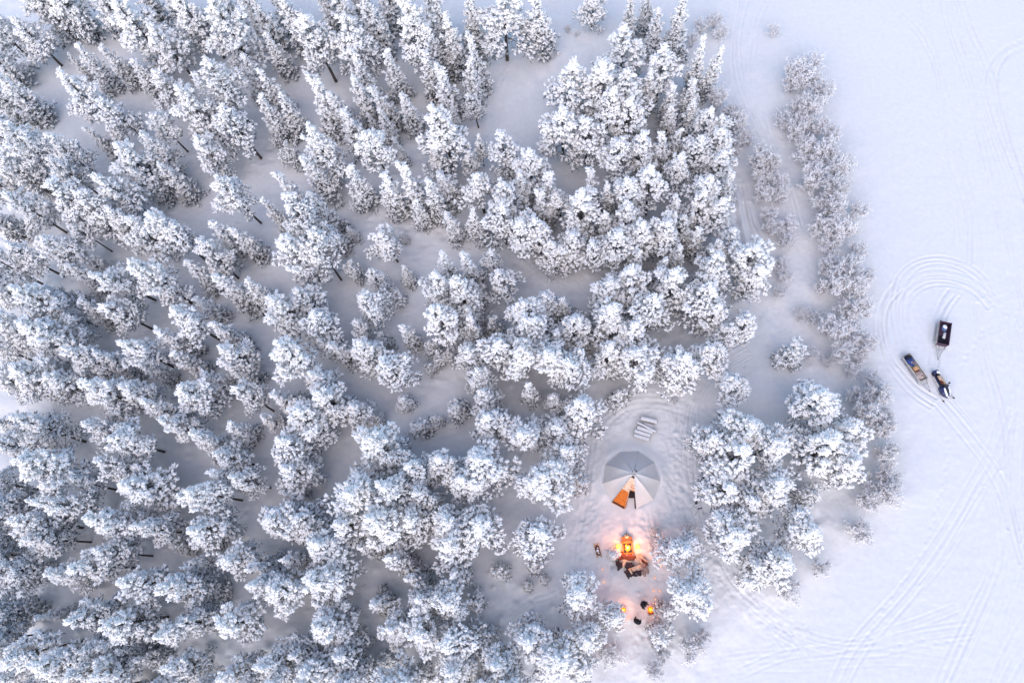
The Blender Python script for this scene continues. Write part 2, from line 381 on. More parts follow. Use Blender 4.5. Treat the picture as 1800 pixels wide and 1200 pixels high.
ny, nx = XX.shape
def build_ground():
    idx = np.arange(ny*nx).reshape(ny, nx)
    quads = np.stack([idx[:-1, :-1].ravel(), idx[:-1, 1:].ravel(), idx[1:, 1:].ravel(), idx[1:, :-1].ravel()], 1)
    gme = mesh_np('snow_ground', np.stack([XX.ravel(), YY.ravel(), Z.ravel()], 1), quads, [M['ground_snow']])
    ground = put('snow_ground', gme); ground['kind'] = 'structure'
    ground['label'] = 'snow-covered forest floor running out onto the flat tracked lake ice'

def gz(x, y):
    i = int(np.clip(np.searchsorted(GX, x)-1, 0, nx-2)); j = int(np.clip(np.searchsorted(GY, y)-1, 0, ny-2))
    return float(Z[j:j+2, i:i+2].mean())
def gmin(x, y, r):
    i0, i1 = np.searchsorted(GX, [x-r, x+r]); j0, j1 = np.searchsorted(GY, [y-r, y+r])
    return float(Z[j0:j1+1, i0:i1+1].min())

# ------------------------------------------------------------------ tree meshes
def unit(a): return a/(np.linalg.norm(a, axis=-1, keepdims=True)+1e-9)
OCT_F = np.array([[0, 2, 4], [0, 4, 3], [0, 3, 5], [0, 5, 2], [1, 4, 2], [1, 3, 4], [1, 5, 3], [1, 2, 5]])
def fronds(P, D, L, W, T, mid=.55):
    """stretched lumps: start P, direction D, length L, width W, thickness T"""
    n = len(P); L = L[:, None]; W = W[:, None]; T = T[:, None]
    S = unit(np.cross(D, np.array([0.05, 0.03, 1.0]))); U = np.cross(S, D)
    Mi = P+D*L*mid
    V = np.stack([P-D*L*.12, P+D*L, Mi+S*W/2, Mi-S*W/2, Mi+U*T/2, Mi-U*T/2], 1).reshape(-1, 3)
    F = (OCT_F[None]+np.arange(n)[:, None, None]*6).reshape(-1, 3)
    return V, F
def tubes_np(segs, seg=4):
    """segs: list of (p0, p1, r0, r1) -> open tubes"""
    P0 = np.array([s[0] for s in segs]); P1 = np.array([s[1] for s in segs]); r0 = np.array([s[2] for s in segs])[:, None]; r1 = np.array([s[3] for s in segs])[:, None]
    D = unit(P1-P0); A = np.where(np.abs(D[:, 2:3]) < .9, np.array([[0, 0, 1.]]), np.array([[1., 0, 0]])); S = unit(np.cross(D, A)); U = np.cross(S, D)
    V = []
    for P, r in ((P0, r0), (P1, r1)):
        for k in range(seg):
            an = 2*math.pi*k/seg; V.append(P+(S*math.cos(an)+U*math.sin(an))*r)
    V = np.stack(V, 1); n = len(segs)
    F = []
    for k in range(seg):
        k2 = (k+1) % seg; F += [[k, k2, seg+k2], [k, seg+k2, seg+k]]
    F = (np.array(F)[None]+np.arange(n)[:, None, None]*2*seg).reshape(-1, 3)
    return V.reshape(-1, 3), F

def join(parts):
    V, F, o = [], [], 0
    for v, f in parts: V.append(v); F.append(f+o); o += len(v)
    return np.vstack(V), np.vstack(F)

def make_conifer(seed, H=8.0, R=1.7, base=.3, nbr=44, kind='pine', pad=.325, snow_n=18, dark_n=8, rich=1.0):
    """returns meshes (trunk, crown, snow); crown profile rounded for pine, conical for spruce"""
    g = np.random.default_rng(seed)
    bend = g.normal(0, .012, 2)*H
    def tp(z): k = z/H; return np.array([bend[0]*k*k, bend[1]*k*k, z])
    zs = np.linspace(-.25, H*.97, 9); tr = .0135*H*g.uniform(.9, 1.15)
    tsegs = [(tp(a), tp(b), tr*(1-.9*max(a, 0)/H)+.008, tr*(1-.9*max(b, 0)/H)+.008) for a, b in zip(zs[:-1], zs[1:])]
    tv, tf = tubes_np(tsegs, 7)
    az0 = g.uniform(0, 6.28); asym = g.uniform(.05, .28)
    C, O, PR, wood, TT = [], [], [], [], []
    zb = base*H; cp = g.uniform(.75, 1.15)
    for i in range(nbr):
        t = (i+g.uniform(0, .9))/nbr; t = t**(.92)
        z = zb+t*(H*.985-zb); az = i*2.39996+g.normal(0, .35)
        if kind == 'pine':
            r = R*min(1.0, 1.25*(1-t)**cp+.05)*(.62+.38*min(1, t*3.2+.2))*(g.uniform(.42, .98) if i % 3 else g.uniform(.9, 1.32))
            el = -.12+.85*t+g.normal(0, .12); droop = .26
        elif kind == 'spruce':
            r = R*((1-t)**.85*1.02+.05)*g.uniform(.75, 1.12); el = -.42+.75*t+g.normal(0, .06); droop = .1
        else:
            r = R*((1-t)**.5*1.0+.08)*g.uniform(.6, 1.15); el = .05+.8*t+g.normal(0, .15); droop = .2
        r *= 1+asym*math.cos(az-az0)
        d = np.array([math.cos(az), math.sin(az), 0]); s_ = np.array([-d[1], d[0], 0])
        def bp(s): return tp(z)+d*r*s+np.array([0, 0, r*(math.tan(el)*s-droop*s*s)])
        pts = [bp(s) for s in (0, .4, .75, 1.0)]
        for a, b, k in zip(pts[:-1], pts[1:], (1, .65, .35)): wood.append((a, b, .022*k+.006*r, .014*k+.004))
        s = .42 if kind == 'pine' else .25
        if t > .85: s = .1
        while s <= 1.03:
            c = bp(min(s, 1.0))+g.normal(0, .05, 3); o = unit(d+np.array([0, 0, .15]))
            TT.append(t+.12*(s-.6)); C.append(c); O.append(o); PR.append(pad*g.uniform(.7, 1.15)*(.8 if s > .9 else 1))
            lat = r*.34*(1.15-s*.6)*(1 if kind != 'spruce' else .9)
            if lat > .2:
                for sg in (-1, 1):
                    q = lat*g.uniform(.55, 1.05)
                    for m_ in ((1,) if q < .55 else (.55, 1.0)):
                        c2 = c+s_*sg*q*m_+d*.22*q+np.array([0, 0, -.12*q+g.normal(0, .06)])
                        TT.append(t-.05); C.append(c2); O.append(unit(d*.7+s_*sg*.8)); PR.append(pad*g.uniform(.6, 1.05))
                    wood.append((c, c+s_*sg*q+d*.2*q, .012, .006))
            s += .33/max(r, .3)*g.uniform(.85, 1.2)
    for k in range(5):          # leader
        TT.append(1.0); C.append(tp(H*(.93+.018*k))+g.normal(0, .05, 3)); O.append(np.array([0, 0, 1.])); PR.append(pad*(.8-.1*k))
    C = np.array(C); O = np.array(O); PR = np.array(PR); n = len(C)
    load = np.clip(.30+1.5*np.array(TT), .30, 1.0)*rich      # upper branches carry most snow; the fade below also stands in for shade
    # snow-laden tufts
    k = snow_n; Dn = unit(O[:, None]*1.2+g.normal(0, .58, (n, k, 3))+np.array([0, 0, .22]))
    L = PR[:, None]*g.uniform(.5, 1.35, (n, k)); P = C[:, None]+g.normal(0, .16, (n, k, 3))*PR[:, None, None]+np.array([0, 0, .05])
    W = L*g.uniform(.32, .60, (n, k)); keep = (g.random((n, k)) < load[:, None]).ravel()
    sv = fronds(P.reshape(-1, 3)[keep], Dn.reshape(-1, 3)[keep], L.ravel()[keep], W.ravel()[keep], (W*g.uniform(.6, .95, (n, k))).ravel()[keep], .58)
    # a solid pad of snow under the tufts
    PW = PR*g.uniform(.75, 1.1, n)*np.where(load > .8, 1, .75); kp = g.random(n) < load
    core = fronds((C-O*PW[:, None]*.5-np.array([0, 0, .02]))[kp], unit(O+g.normal(0, .15, (n, 3)))[kp], (PW*1.25)[kp], (PW*1.1)[kp], (PW*.55)[kp], .5)
    sv = join([sv, core])
    # needles below
    k = dark_n; Dn = unit(O[:, None]*.7+g.normal(0, .8, (n, k, 3))-np.array([0, 0, .28]))
    L = PR[:, None]*g.uniform(.7, 1.15, (n, k)); P = C[:, None]+g.normal(0, .2, (n, k, 3))*PR[:, None, None]-np.array([0, 0, .12])
    W = L*g.uniform(.22, .40, (n, k)); keep = (g.random((n, k)) < 1.15-.95*load[:, None]).ravel()
    dv = fronds(P.reshape(-1, 3)[keep], Dn.reshape(-1, 3)[keep], L.ravel()[keep], W.ravel()[keep], (W*.6).ravel()[keep], .5)
    wv = tubes_np(wood, 3)
    cv, cf = join([dv, wv]); mi = np.concatenate([np.zeros(len(dv[1])), np.ones(len(wv[1]))])
    nm = 'spruce_needles' if kind == 'spruce' else 'frosted_needles'
    return (mesh_np('trunk', tv, tf, [M['bark']]), mesh_np('crown', cv, cf, [M[nm], M['bark']], mi), mesh_np('snow_load', sv[0], sv[1], [M['tree_snow']]), H, R, n)

def make_shrub(seed, H=2.6, R=1.5, stems=16, dens=1.0):
    g = np.random.default_rng(seed); wood = []; tw = []
    for i in range(stems):
        az = i*2.4+g.normal(0, .3); rr = R*math.sqrt((i+.6)/stems)*g.uniform(.7, 1.05); h = H*(1.05-.45*(rr/R)**2)*g.uniform(.75, 1.05)
        b = np.array([math.cos(az), math.sin(az), 0])*R*.12*g.random(); e = np.array([math.cos(az)*rr, math.sin(az)*rr, h])
        mid = b*.5+e*.5+np.array([0, 0, .12*h]); b = b-np.array([0, 0, .25])
        wood += [(b, mid, .028, .018), (mid, e, .018, .007)]
        for k in range(int(16*dens)):
            s = g.uniform(.35, 1.05); p = (b*(1-s)**2+2*s*(1-s)*mid+e*s*s)
            d = unit((e-mid)*.55+g.normal(0, .55, 3)*np.linalg.norm(e-mid)+np.array([0, 0, .1])); l = g.uniform(.28, .62)
            q = p+d*l*.8; wood.append((p, q, .008, .004))
            for j in range(5):
                tw.append((p+d*l*g.uniform(.1, .9), unit(d+g.normal(0, .6, 3)+np.array([0, 0, .1])), g.uniform(.16, .36)))
            tw.append((p, d, l))
    wv = tubes_np(wood, 3)
    P = np.array([t[0] for t in tw])+np.array([0, 0, .015]); D = np.array([t[1] for t in tw]); L = np.array([t[2] for t in tw]); W = g.uniform(.05, .105, len(L))
    fv = fronds(P, D, L, W, W*.8, .5)
    return mesh_np('stems', wv[0], wv[1], [M['bare_twig']]), mesh_np('frosted_twigs', fv[0], fv[1], [M['frost_twig']]), H, R

PINES = [make_conifer(10+i, 8.0, 1.7, base=b, nbr=n, kind='pine', rich=q) for i, (b, n, q) in enumerate([(.22, 50, 1), (.28, 44, 1), (.34, 44, .9), (.42, 36, 1), (.25, 48, 1), (.30, 42, .72), (.36, 44, 1), (.20, 54, 1), (.32, 40, .85), (.26, 40, 1), (.46, 34, 1), (.24, 56, .95)])]
SPRUCES = [make_conifer(40+i, 7.0, 1.15, base=.05, nbr=70, kind='spruce', pad=.27, snow_n=14, dark_n=9) for i in range(4)]
YOUNG = [make_conifer(60+i, 3.2, 1.0, base=.06, nbr=26, kind='young', pad=.26, snow_n=12, dark_n=9) for i in range(3)]
SHRUBS = [make_shrub(80+i, 2.6, 1.5, 16+2*i, 1.0) for i in range(4)]

# ------------------------------------------------------------------ tree positions
# blocks of 450 x 300 photo pixels seen at 4x: tip x, tip y, crown width, height in metres, kind (p pine, s spruce, y young tree)
TREES = {
(0, 0): '''90 130 340 7|-30 -60 300 9|330 -130 290 8|55 -240 330 10|200 -60 200 7|650 -90 260 8|830 0 400 9|1060 170 320 8|1250 -60 300 9|1490 30 340 10|1690 400 220 7|1760 -20 240 9|550 340 210 7.4|750 345 200 6.5|930 420 210 6.5|1080 480 260 7|1190 430 170 6.5|540 490 190 6|240 490 320 8|400 520 320 8.5|-10 540 260 8|30 740 250 7|730 690 270 7|0 870 300 9|330 960 260 7.5|620 910 170 6|800 1010 340 8|1010 940 230 7|1060 790 220 6.5|1240 600 310 9|1430 430 310 9|1180 690 260 8|1560 760 290 8|1360 950 240 7|1570 1100 230 7|1740 670 200 6.5|380 1120 240 7|20 1090 220 7|480 380 100 4.5 s''',
(450, 0): '''30 -60 170 9|60 255 180 7|180 -40 260 9|330 115 300 9|590 120 290 8.5|560 -60 260 9|770 -60 280 10|1050 -30 340 10|1240 -40 220 9|1330 80 240 9|1480 -60 230 9|1690 -80 340 9|1515 255 190 8.5 s|1190 190 220 8|1170 380 240 7.5|1290 490 240 7.5|1490 440 210 7|1510 670 140 5|1385 740 110 4.5 s|800 335 190 8|690 400 210 8|910 360 190 8|390 540 270 9|330 700 310 8.5|540 660 210 7.5|700 560 230 8|840 590 200 7.5|610 790 240 8|880 780 160 6.5|790 790 95 5 s|1020 655 200 7|1260 760 330 9|1240 1025 170 6.5|780 920 260 8|960 950 130 5.5|980 1060 160 7|350 900 280 8.5|330 1090 220 8|600 1150 170 7|170 680 190 7|30 490 190 8|30 700 200 7.5|210 1020 170 4 y|1550 955 120 5|1480 1075 130 4.5|1720 955 220 6.5|1770 1070 220 6''',
(900, 0): '''60 -60 240 9|190 -70 280 9|560 -60 290 5|840 -60 170 8 s|960 -60 170 6|1020 90 200 6.5|1190 -10 220 8 s|780 215 290 8|560 340 280 8|840 320 230 7.5|1070 320 270 7.5|1350 255 180 9 s|1440 320 140 8 s|1090 410 240 7.5|390 465 310 8|620 420 290 8|970 480 220 7|790 530 270 7.5|1280 550 190 6.5|670 640 250 7.5|810 690 250 7|1130 600 190 6.5|340 760 310 7.5|520 835 250 7|920 770 170 6.5|1120 740 180 6|1270 710 190 6|1390 780 200 6|1510 820 170 5|850 900 210 6.5|930 960 230 6.5|1080 945 210 6.5|1170 910 160 6|1330 970 210 6|1480 930 210 5.5|1500 1070 210 5.5|740 1030 240 6.5|1200 1090 200 6|970 1150 170 6|110 1060 250 6.5|1400 1040 180 6|1590 1170 150 5''',
(0, 300): '''20 140 270 8|200 30 340 8|330 110 340 8.5|420 -40 210 7|700 10 310 8.5|550 150 280 8|880 110 340 8|730 260 250 7|930 -40 210 7|1150 -40 210 6.5|1160 180 260 7|1550 60 280 8|1470 350 230 7.5|1640 410 190 7|1400 520 240 7|1600 650 170 6|890 330 280 8|1080 325 290 8.5|1200 460 280 8|1000 560 260 8|1300 640 210 6.5|520 385 200 5.5|310 445 270 7|30 290 250 7.5|560 585 140 5|480 660 190 6.5|700 660 290 8|930 645 320 9|880 810 280 8|1520 735 230 7.5|1720 780 210 7|1370 885 180 6|1200 965 290 8|1600 970 210 6.5|1500 1055 210 7|540 920 210 6.5|720 915 260 7|880 1100 270 8|1080 1120 230 7.5|760 1080 170 6|40 680 270 8|80 795 340 9|60 520 260 7|320 800 170 6|150 1050 380 9|20 1010 230 8|420 960 170 5|330 1060 250 7.5''',
(450, 300): '''150 35 210 8|60 195 150 6.5|210 215 290 8.5|60 390 250 8|180 475 310 8.5|370 490 260 8|130 600 270 8|310 -30 200 8|390 150 190 7.5|450 235 190 7|490 365 180 6.5|640 -30 240 8|630 110 230 8|640 400 100 2.8 s|880 40 240 8|1000 270 110 1.7 y|1040 -30 240 8.5|1190 75 200 8|1100 205 160 6|1300 10 230 6 s|1020 430 85 2.4 s|880 445 210 5.5|1530 25 250 6.5|1360 280 190 6|1530 290 180 6|1740 100 240 7|1700 250 230 7|660 645 150 4 y|790 685 140 5|1040 675 130 4 s|1190 605 160 6.5|1300 585 220 8|1440 585 210 8|1210 720 260 7.5|1400 760 260 8|1150 880 260 7.5|1260 955 260 8|1480 1050 210 6.5|1490 935 100 6|1530 785 140 5|1640 565 160 5|1580 630 130 4.5|1730 735 200 5|1660 1040 160 4 y|740 865 210 6|850 925 200 6|940 890 180 2 y|1000 1010 170 4.5|690 1055 150 4.5|770 1120 210 6|1020 1090 170 6|300 835 240 6|60 780 240 7.5|90 880 290 7.5|120 1005 240 7|400 1005 260 7|500 1080 200 6|880 1150 120 4 y''',
(900, 300): '''60 40 210 7|210 15 230 7.5|190 135 210 7|30 335 230 7|170 335 240 6.5|280 520 190 5|330 150 170 5|480 190 250 7|420 470 210 5.5|560 10 200 7|680 95 190 6.5|830 45 240 7|990 15 230 7|820 210 230 6.5|680 320 180 6|730 435 250 6.5|580 520 190 5.5|920 370 230 6.5|1100 350 240 6.5|1160 200 190 6|1210 320 170 5|1290 290 120 5 s|1400 50 240 6.5|1340 160 210 6|1550 20 170 6|1480 200 200 6|1440 290 200 6|1320 405 190 6|1430 500 170 5|1560 420 180 5|890 600 160 6|1070 620 170 6|1170 540 170 6|1690 530 280 6.5|1780 490 190 6|1730 665 230 6|1460 605 240 6.5|1300 720 240 6|850 705 270 6.5|1150 745 250 6.5|700 800 230 5.5|1400 810 300 6.5|1000 900 260 6.5|1120 870 230 6.5|900 880 220 6|720 955 280 6.5|850 1080 250 6|1430 960 220 5.5|1640 1050 190 5|1540 1130 180 4.5|60 870 210 5.5|240 880 210 5|380 905 150 5.5|120 940 240 6.5|200 1040 230 6.5|430 1030 230 6|300 1110 190 6|600 1130 220 4 y|60 1060 260 7''',
(0, 600): '''60 170 350 8|300 230 250 7.5|200 -30 340 8.5|460 65 260 7.5|690 90 220 7|830 -20 290 8|1080 -30 200 7|1000 180 140 6|1140 180 300 7|1220 80 200 6.5|1470 85 210 7|1550 10 260 7|1440 235 190 6|1600 170 190 6|580 310 340 8|860 305 230 7|1240 290 280 7.5|1380 350 270 7.5|1660 350 230 7|1010 445 230 7.5|1160 560 230 7|230 480 310 8|60 560 300 8.5|140 850 390 9|330 770 270 8|560 580 240 7|760 660 330 7.5|930 630 230 7|1160 695 220 6.5|1340 670 230 7|1580 590 200 6.5|1460 640 200 6.5|1530 780 240 6.5|640 835 260 7|860 960 400 7.5|1240 990 270 7.5|1500 930 220 7|1350 1040 290 8|1650 960 220 6.5|1650 1100 220 6.5|1770 960 170 6.5|480 980 250 6|560 1150 180 6|150 1010 330 8|250 1110 320 9|730 1170 210 6.5|980 1180 230 7|20 480 220 6|20 940 280 8''',
(450, 600): '''50 20 260 7.5|180 55 310 8|350 210 240 6.5|130 370 220 7|550 15 190 6|430 0 150 5|720 10 240 6.5|900 155 260 6.5|1030 110 170 5.5|1000 -10 190 5|1220 10 130 3.5 y|1210 165 110 2.5 y|1270 95 120 3 y|1345 75 110 3 y|1480 50 210 5.5|1680 0 260 7|1560 205 200 5.5|1570 375 220 5.5|1010 400 150 3.8 s|1130 590 190 3.2 y|1250 530 130 3 y|1400 450 190 4 y|830 530 110 2.4 y|650 460 200 5|430 355 250 7|330 400 240 7|270 510 310 7|160 700 280 7|30 525 140 5|60 800 250 7|200 890 240 6.5|150 1150 220 6|325 1070 85 1.8 y|490 870 330 8|660 630 170 7|760 680 300 9|900 760 240 8.5|1090 760 210 7|860 900 300 9|600 1000 340 9|870 1010 310 9|1060 900 250 7.5|1090 1080 230 7|650 1130 310 8.5|1440 680 290 6.5|1640 530 240 6|1630 680 270 7|1300 860 250 6.5|1560 830 310 7|1700 900 260 6.5|1440 980 260 6.5|1340 1170 220 6''',
(900, 600): '''60 20 260 7.5|100 300 180 6|290 50 310 7.5|430 150 260 7|280 400 150 4.5|450 440 300 6.5|680 40 240 5.5|870 90 270 6|1220 140 330 6.5|1440 60 220 5|1600 270 260 5|760 370 190 2.6 y|60 600 270 6|310 590 220 5.5|380 750 240 6|250 950 350 7|130 1050 310 7|400 920 240 6.5|500 990 160 4 y|1480 530 260 6.5|1700 560 310 7|1420 640 280 6.5|1620 780 350 7.5|1480 900 270 6|1720 830 310 7|1560 1000 310 6.5|1740 1110 260 6''',
(1350, 600): '''380 380 330 6.5|520 290 230 6|220 30 230 4.5 y|660 600 300 5.5|60 690 280 6.5|450 740 370 7|620 880 260 6|780 840 270 5|620 1040 260 4.5|120 1020 300 7|330 1080 220 4.5 y|330 800 250 6''',
(0, 900): '''60 60 320 8|200 180 250 7|470 120 320 8|620 60 310 8.5|800 130 330 8|960 110 250 7|1050 10 240 7|1320 60 310 7.5|1240 230 170 3 y|1325 215 120 6 s|1560 320 280 7|1350 350 150 4.5|320 430 270 7|520 380 290 7.5|680 290 250 7|820 360 180 6.5|830 500 310 7.5|1120 540 330 7.5|1250 430 230 7|1030 720 220 6.5|1330 640 220 5 s|1510 560 170 2.2 y|1420 740 110 2 y|240 740 120 6 s|560 640 280 7.5|480 760 290 7.5|720 780 310 8|870 800 270 7.5|1080 850 280 7.5|1250 800 230 6.5|1470 800 310 8|1420 950 290 7.5|1600 720 240 7|1740 380 220 7|1720 550 250 7|180 400 110 3 s|100 880 250 7|80 970 330 7.5|250 1120 330 8|450 1140 250 7.5|560 1000 230 6.5|700 960 220 6|820 1000 150 6|950 1060 200 5 s|1040 1040 170 5|1200 1050 220 5.5|1150 1130 280 6.5|1550 1150 260 7|1770 1080 180 6|640 1150 260 7.5|60 1150 280 7.5|145 630 70 1.0 y''',
(450, 900): '''60 60 310 6.5|280 60 250 6|90 210 220 6.5|420 150 240 7|550 70 260 8|800 50 330 9|830 200 330 8.5|950 340 210 7|1080 50 240 7|730 260 170 6|1340 60 240 7|1340 250 300 6.5|1550 100 330 7|1640 170 220 7|1480 190 220 6.5|1240 330 210 6|1380 440 190 6|960 440 150 5.5|1080 460 170 5.5|420 260 290 7.5|180 330 210 6.5|400 480 300 7.5|560 480 270 7.5|130 540 260 7|60 650 260 7|560 720 270 7|450 830 280 7|560 1000 230 6|820 640 190 6|930 830 250 5.5|1130 620 210 6|1300 640 250 6.5|1130 850 300 6|1300 730 240 6|1500 620 170 3.5 y|1100 950 250 6|1340 930 290 6.5|1340 1120 290 6|1720 400 140 3 y|1650 850 130 3 y|1700 950 230 6|1680 1080 240 6|880 1060 190 2 y|260 980 200 5|50 1090 250 6.5|330 1150 300 6.5|800 910 70 1 y|650 1180 210 5''',
(900, 900): '''150 130 280 7|150 370 140 3 y|215 475 95 2.2 y|100 520 95 1.5 y|716 290 100 3.4 s|540 470 250 5.5|480 600 330 7.5|330 620 260 6.5|770 610 230 5|720 740 210 5.5|400 800 240 5.5|1220 270 320 5.5|1260 610 330 7|1100 690 170 4 y|1060 890 200 4.5 y|120 920 290 6.5|540 880 260 6|480 950 280 6.5|330 1050 310 6.5|500 1120 240 4|60 1060 260 6|1560 80 320 6.5|1740 380 230 5''',
(1350, 900): '''340 130 260 6|470 90 230 5|120 330 310 6.5''',
}
# frosted shrubs along the lake shore: x, y (base, photo pixels), radius px, height m
SHRUB_PX = '''1366 48 15 1.6|1396 120 24 2.2|1424 112 22 2.2|1442 132 20 2|1388 150 20 2|1415 150 26 2.6|1445 165 20 2|1400 185 22 2.2|1428 192 24 2.6|1384 208 18 2|1410 218 24 2.6|1438 224 22 2.4|1395 243 20 2.2|1424 250 26 2.8|1452 240 18 2|1420 282 24 2.6|1448 274 26 2.8|1478 272 20 2|1436 308 26 2.8|1466 304 26 2.6|1492 300 18 1.8|1424 332 22 2.4|1454 336 28 2.8|1482 336 22 2.2|1440 366 26 2.6|1470 370 28 2.8|1500 372 18 1.8|1436 400 22 2.4|1464 404 28 2.8|1492 408 22 2.2|1448 434 26 2.8|1480 440 28 2.8|1506 446 18 2|1458 468 24 2.4|1490 476 28 3|1514 482 18 2|1474 506 26 2.6|1504 516 28 3|1438 506 18 1.6|1490 548 24 2.2|1516 552 20 2|1434 556 18 1.6|1462 574 24 2.2|1494 586 26 2.4|1520 600 20 2|1446 590 18 1.8|1480 616 24 2.2|1512 636 22 2.2|1494 650 20 1.8|1530 664 22 2.2|1504 690 24 2.4|1540 696 22 2.4|1520 722 26 2.8|1550 728 20 2.2|1536 756 26 2.8|1562 762 18 2|1548 792 24 2.6|1572 800 16 1.8|1556 828 24 2.6|1576 846 16 1.8|1540 860 24 2.6|1560 876 22 2.2|1524 884 22 2.4|1510 934 22 2.2|1440 994 20 2|1380 1044 24 2.2|1262 186 20 2.4|1284 196 18 2|1276 216 20 2.2|1300 226 20 2.2|1316 252 20 2.2|1296 260 16 2|1330 280 22 2.4|1352 296 22 2.4|1336 312 20 2.2|1364 322 22 2.2|1346 342 22 2.2|1374 352 20 2|1356 376 20 2|1374 396 22 2|1352 414 18 1.6|1376 424 16 1.4|1384 478 16 1.4|1366 470 14 1.2|1362 520 14 1.2|1404 552 18 1|1420 616 20 1.4|1440 628 18 1.2|1450 640 14 1|1150 1178 22 2.2|1162 1146 24 2.4|1216 1136 24 2|1236 1116 18 1.6|1072 1150 22 1.8|1152 932 10 1|1150 964 12 1.2|1172 972 14 1.4|1208 930 14 1.2|1150 1120 18 1.6|1224 660 8 .6|1184 706 9 .6|880 300 8 .8|998 56 9 .8|1014 64 7 .6|970 102 8 .8|1262 40 18 1.8|1232 50 16 1.8|1216 74 16 1.8|1268 62 16 1.4'''

rng = random.Random(5)
SIZE = {'p': lambda h: 'tall' if h >= 8 else 'medium' if h >= 6.2 else 'short', 's': lambda h: 'tall' if h > 6 else 'small', 'y': lambda h: 'low' if h < 2.3 else 'young'}
THIN = .645
used_labels = set()
ONES = 'zero one two three four five six seven eight nine ten eleven twelve thirteen fourteen fifteen sixteen seventeen eighteen nineteen'.split()
TENS = '_ _ twenty thirty forty fifty sixty seventy eighty ninety'.split()
def words(n):
    n = int(round(n))
    if n >= 100: return 'one hundred'
    return ONES[n] if n < 20 else TENS[n//10]+('' if n % 10 == 0 else '-'+ONES[n % 10])
def unique(cands):
    for c in cands:
        if c not in used_labels: used_labels.add(c); return c
    return cands[-1]
def place_label(kind, w_, h, px, py):
    nm = {'p': 'snow-laden pine', 's': 'narrow snowy spruce', 'y': 'bushy snowy pine'}[kind]
    a, b = px/18.0, py/12.0; ws = 'slender' if w_/h < .42 else 'broad' if w_/h > .58 else 'full'
    def where(da, db):
        A = words(min(max(a+da, 0), 100)); B = words(min(max(b+db, 0), 100))
        if py < 0: return f'cut by the top edge, {A} percent across the photo'
        if px < 0: return f'cut by the left edge, {B} percent down the photo'
        if py > 1200: return f'cut by the bottom edge, {A} percent across the photo'
        return f'tip {A} percent across, {B} percent down the photo'
    sz = SIZE[kind](h)
    return unique([f'{sz} {nm}, {where(0, 0)}', f'{sz} {ws} {nm}, {where(0, 0)}']+[f'{sz} {ws} {nm}, {where(x, y)}' for x, y in ((.5, 0), (0, .5), (-.5, 0), (0, -.5), (.5, .5), (-.5, -.5), (1, 0), (0, 1))])

TREE_LIST = []
for (ox, oy), txt in TREES.items():
    for rec in txt.split('|'):
        q = rec.split(); k = q[4] if len(q) > 4 else 'p'
        TREE_LIST.append((ox+float(q[0])/4, oy+float(q[1])/4, float(q[2])/4, float(q[3]), k))
TREE_LIST = [t for t in TREE_LIST if -130 < t[0] < 1900 and -90 < t[1] < 1290]
# where two annotated tips fall on one crown, keep the larger tree
kept = []
for t in sorted(TREE_LIST, key=lambda t: -(t[3]+t[2]/40)):
    if t[4] == 'p' and any(q[4] == 'p' and math.hypot(q[0]-t[0], q[1]-t[1]) < (.52 if 900 < t[0] < 1360 and t[1] < 640 else THIN)*(q[2]+t[2])/2 for q in kept): continue
    kept.append(t)
TREE_LIST = kept
er_ = random.Random(11)      # trees standing across the picture's left, lower and upper edges
for k in range(21): TREE_LIST.append((er_.uniform(-66, -22), 10+k*59+er_.uniform(-16, 16), er_.uniform(58, 76), er_.uniform(7, 9), 'p'))
for k in range(6): TREE_LIST.append((er_.uniform(-70, -40), 900+k*62+er_.uniform(-10, 10), er_.uniform(66, 80), er_.uniform(7, 8.5), 'p'))
for k in range(15): TREE_LIST.append((10+k*64+er_.uniform(-15, 15), 1208+er_.uniform(-6, 26), er_.uniform(56, 74), er_.uniform(6.5, 8), 'p'))
for k in range(12): TREE_LIST.append((20+k*66+er_.uniform(-18, 18), er_.uniform(-62, -30), er_.uniform(52, 66), er_.uniform(7.5, 9.5), 'p'))
# the slimmest listed pines are drawn with the spruce meshes and grouped with them
slim = sorted([i for i, t in enumerate(TREE_LIST) if t[4] == 'p' and t[3] > 5.4 and math.hypot(t[0]-1130, t[1]-960) > 230], key=lambda i: TREE_LIST[i][2]/TREE_LIST[i][3])
for i in slim[:max(0, sum(t[4] == 'p' for t in TREE_LIST)-290)]: TREE_LIST[i] = TREE_LIST[i][:4]+('s',)
# landmarks: the tree nearest to each on every side is named after it
LANDMARKS = [('the tent', 1110, 840, 170), ('the fire', 1102, 965, 150), ('the people in black', 1126, 1075, 140), ('the bench row', 1132, 757, 120), ('the big snow clearing', 900, 130, 170), ('the small snow glade', 940, 475, 120), ('the open patch by the shore', 1340, 690, 130)]
SIDES = ['right', 'upper right', 'upper', 'upper left', 'left', 'lower left', 'lower', 'lower right']
SPECIAL = {}
for nm_, lx, ly, rad in LANDMARKS:
    for k, sd in enumerate(SIDES):
        best = None
        for i, t in enumerate(TREE_LIST):
            d = math.hypot(t[0]-lx, t[1]-ly); a = math.degrees(math.atan2(ly-t[1], t[0]-lx)) % 360
            if d < rad and round(a/45) % 8 == k and i not in SPECIAL and (best is None or d < best[0]): best = (d, i)
        if best: SPECIAL[best[1]] = f'{{}} with tip nearest {nm_}, {sd} side'
GROUPS = {'p': 'snow-laden pines of the forest', 's': 'narrow snowy spruces', 'y': 'young snow-covered pines'}
NAMES = {'p': 'pine_tree', 's': 'narrow_conifer', 'y': 'young_pine'}
TREE_POS = []
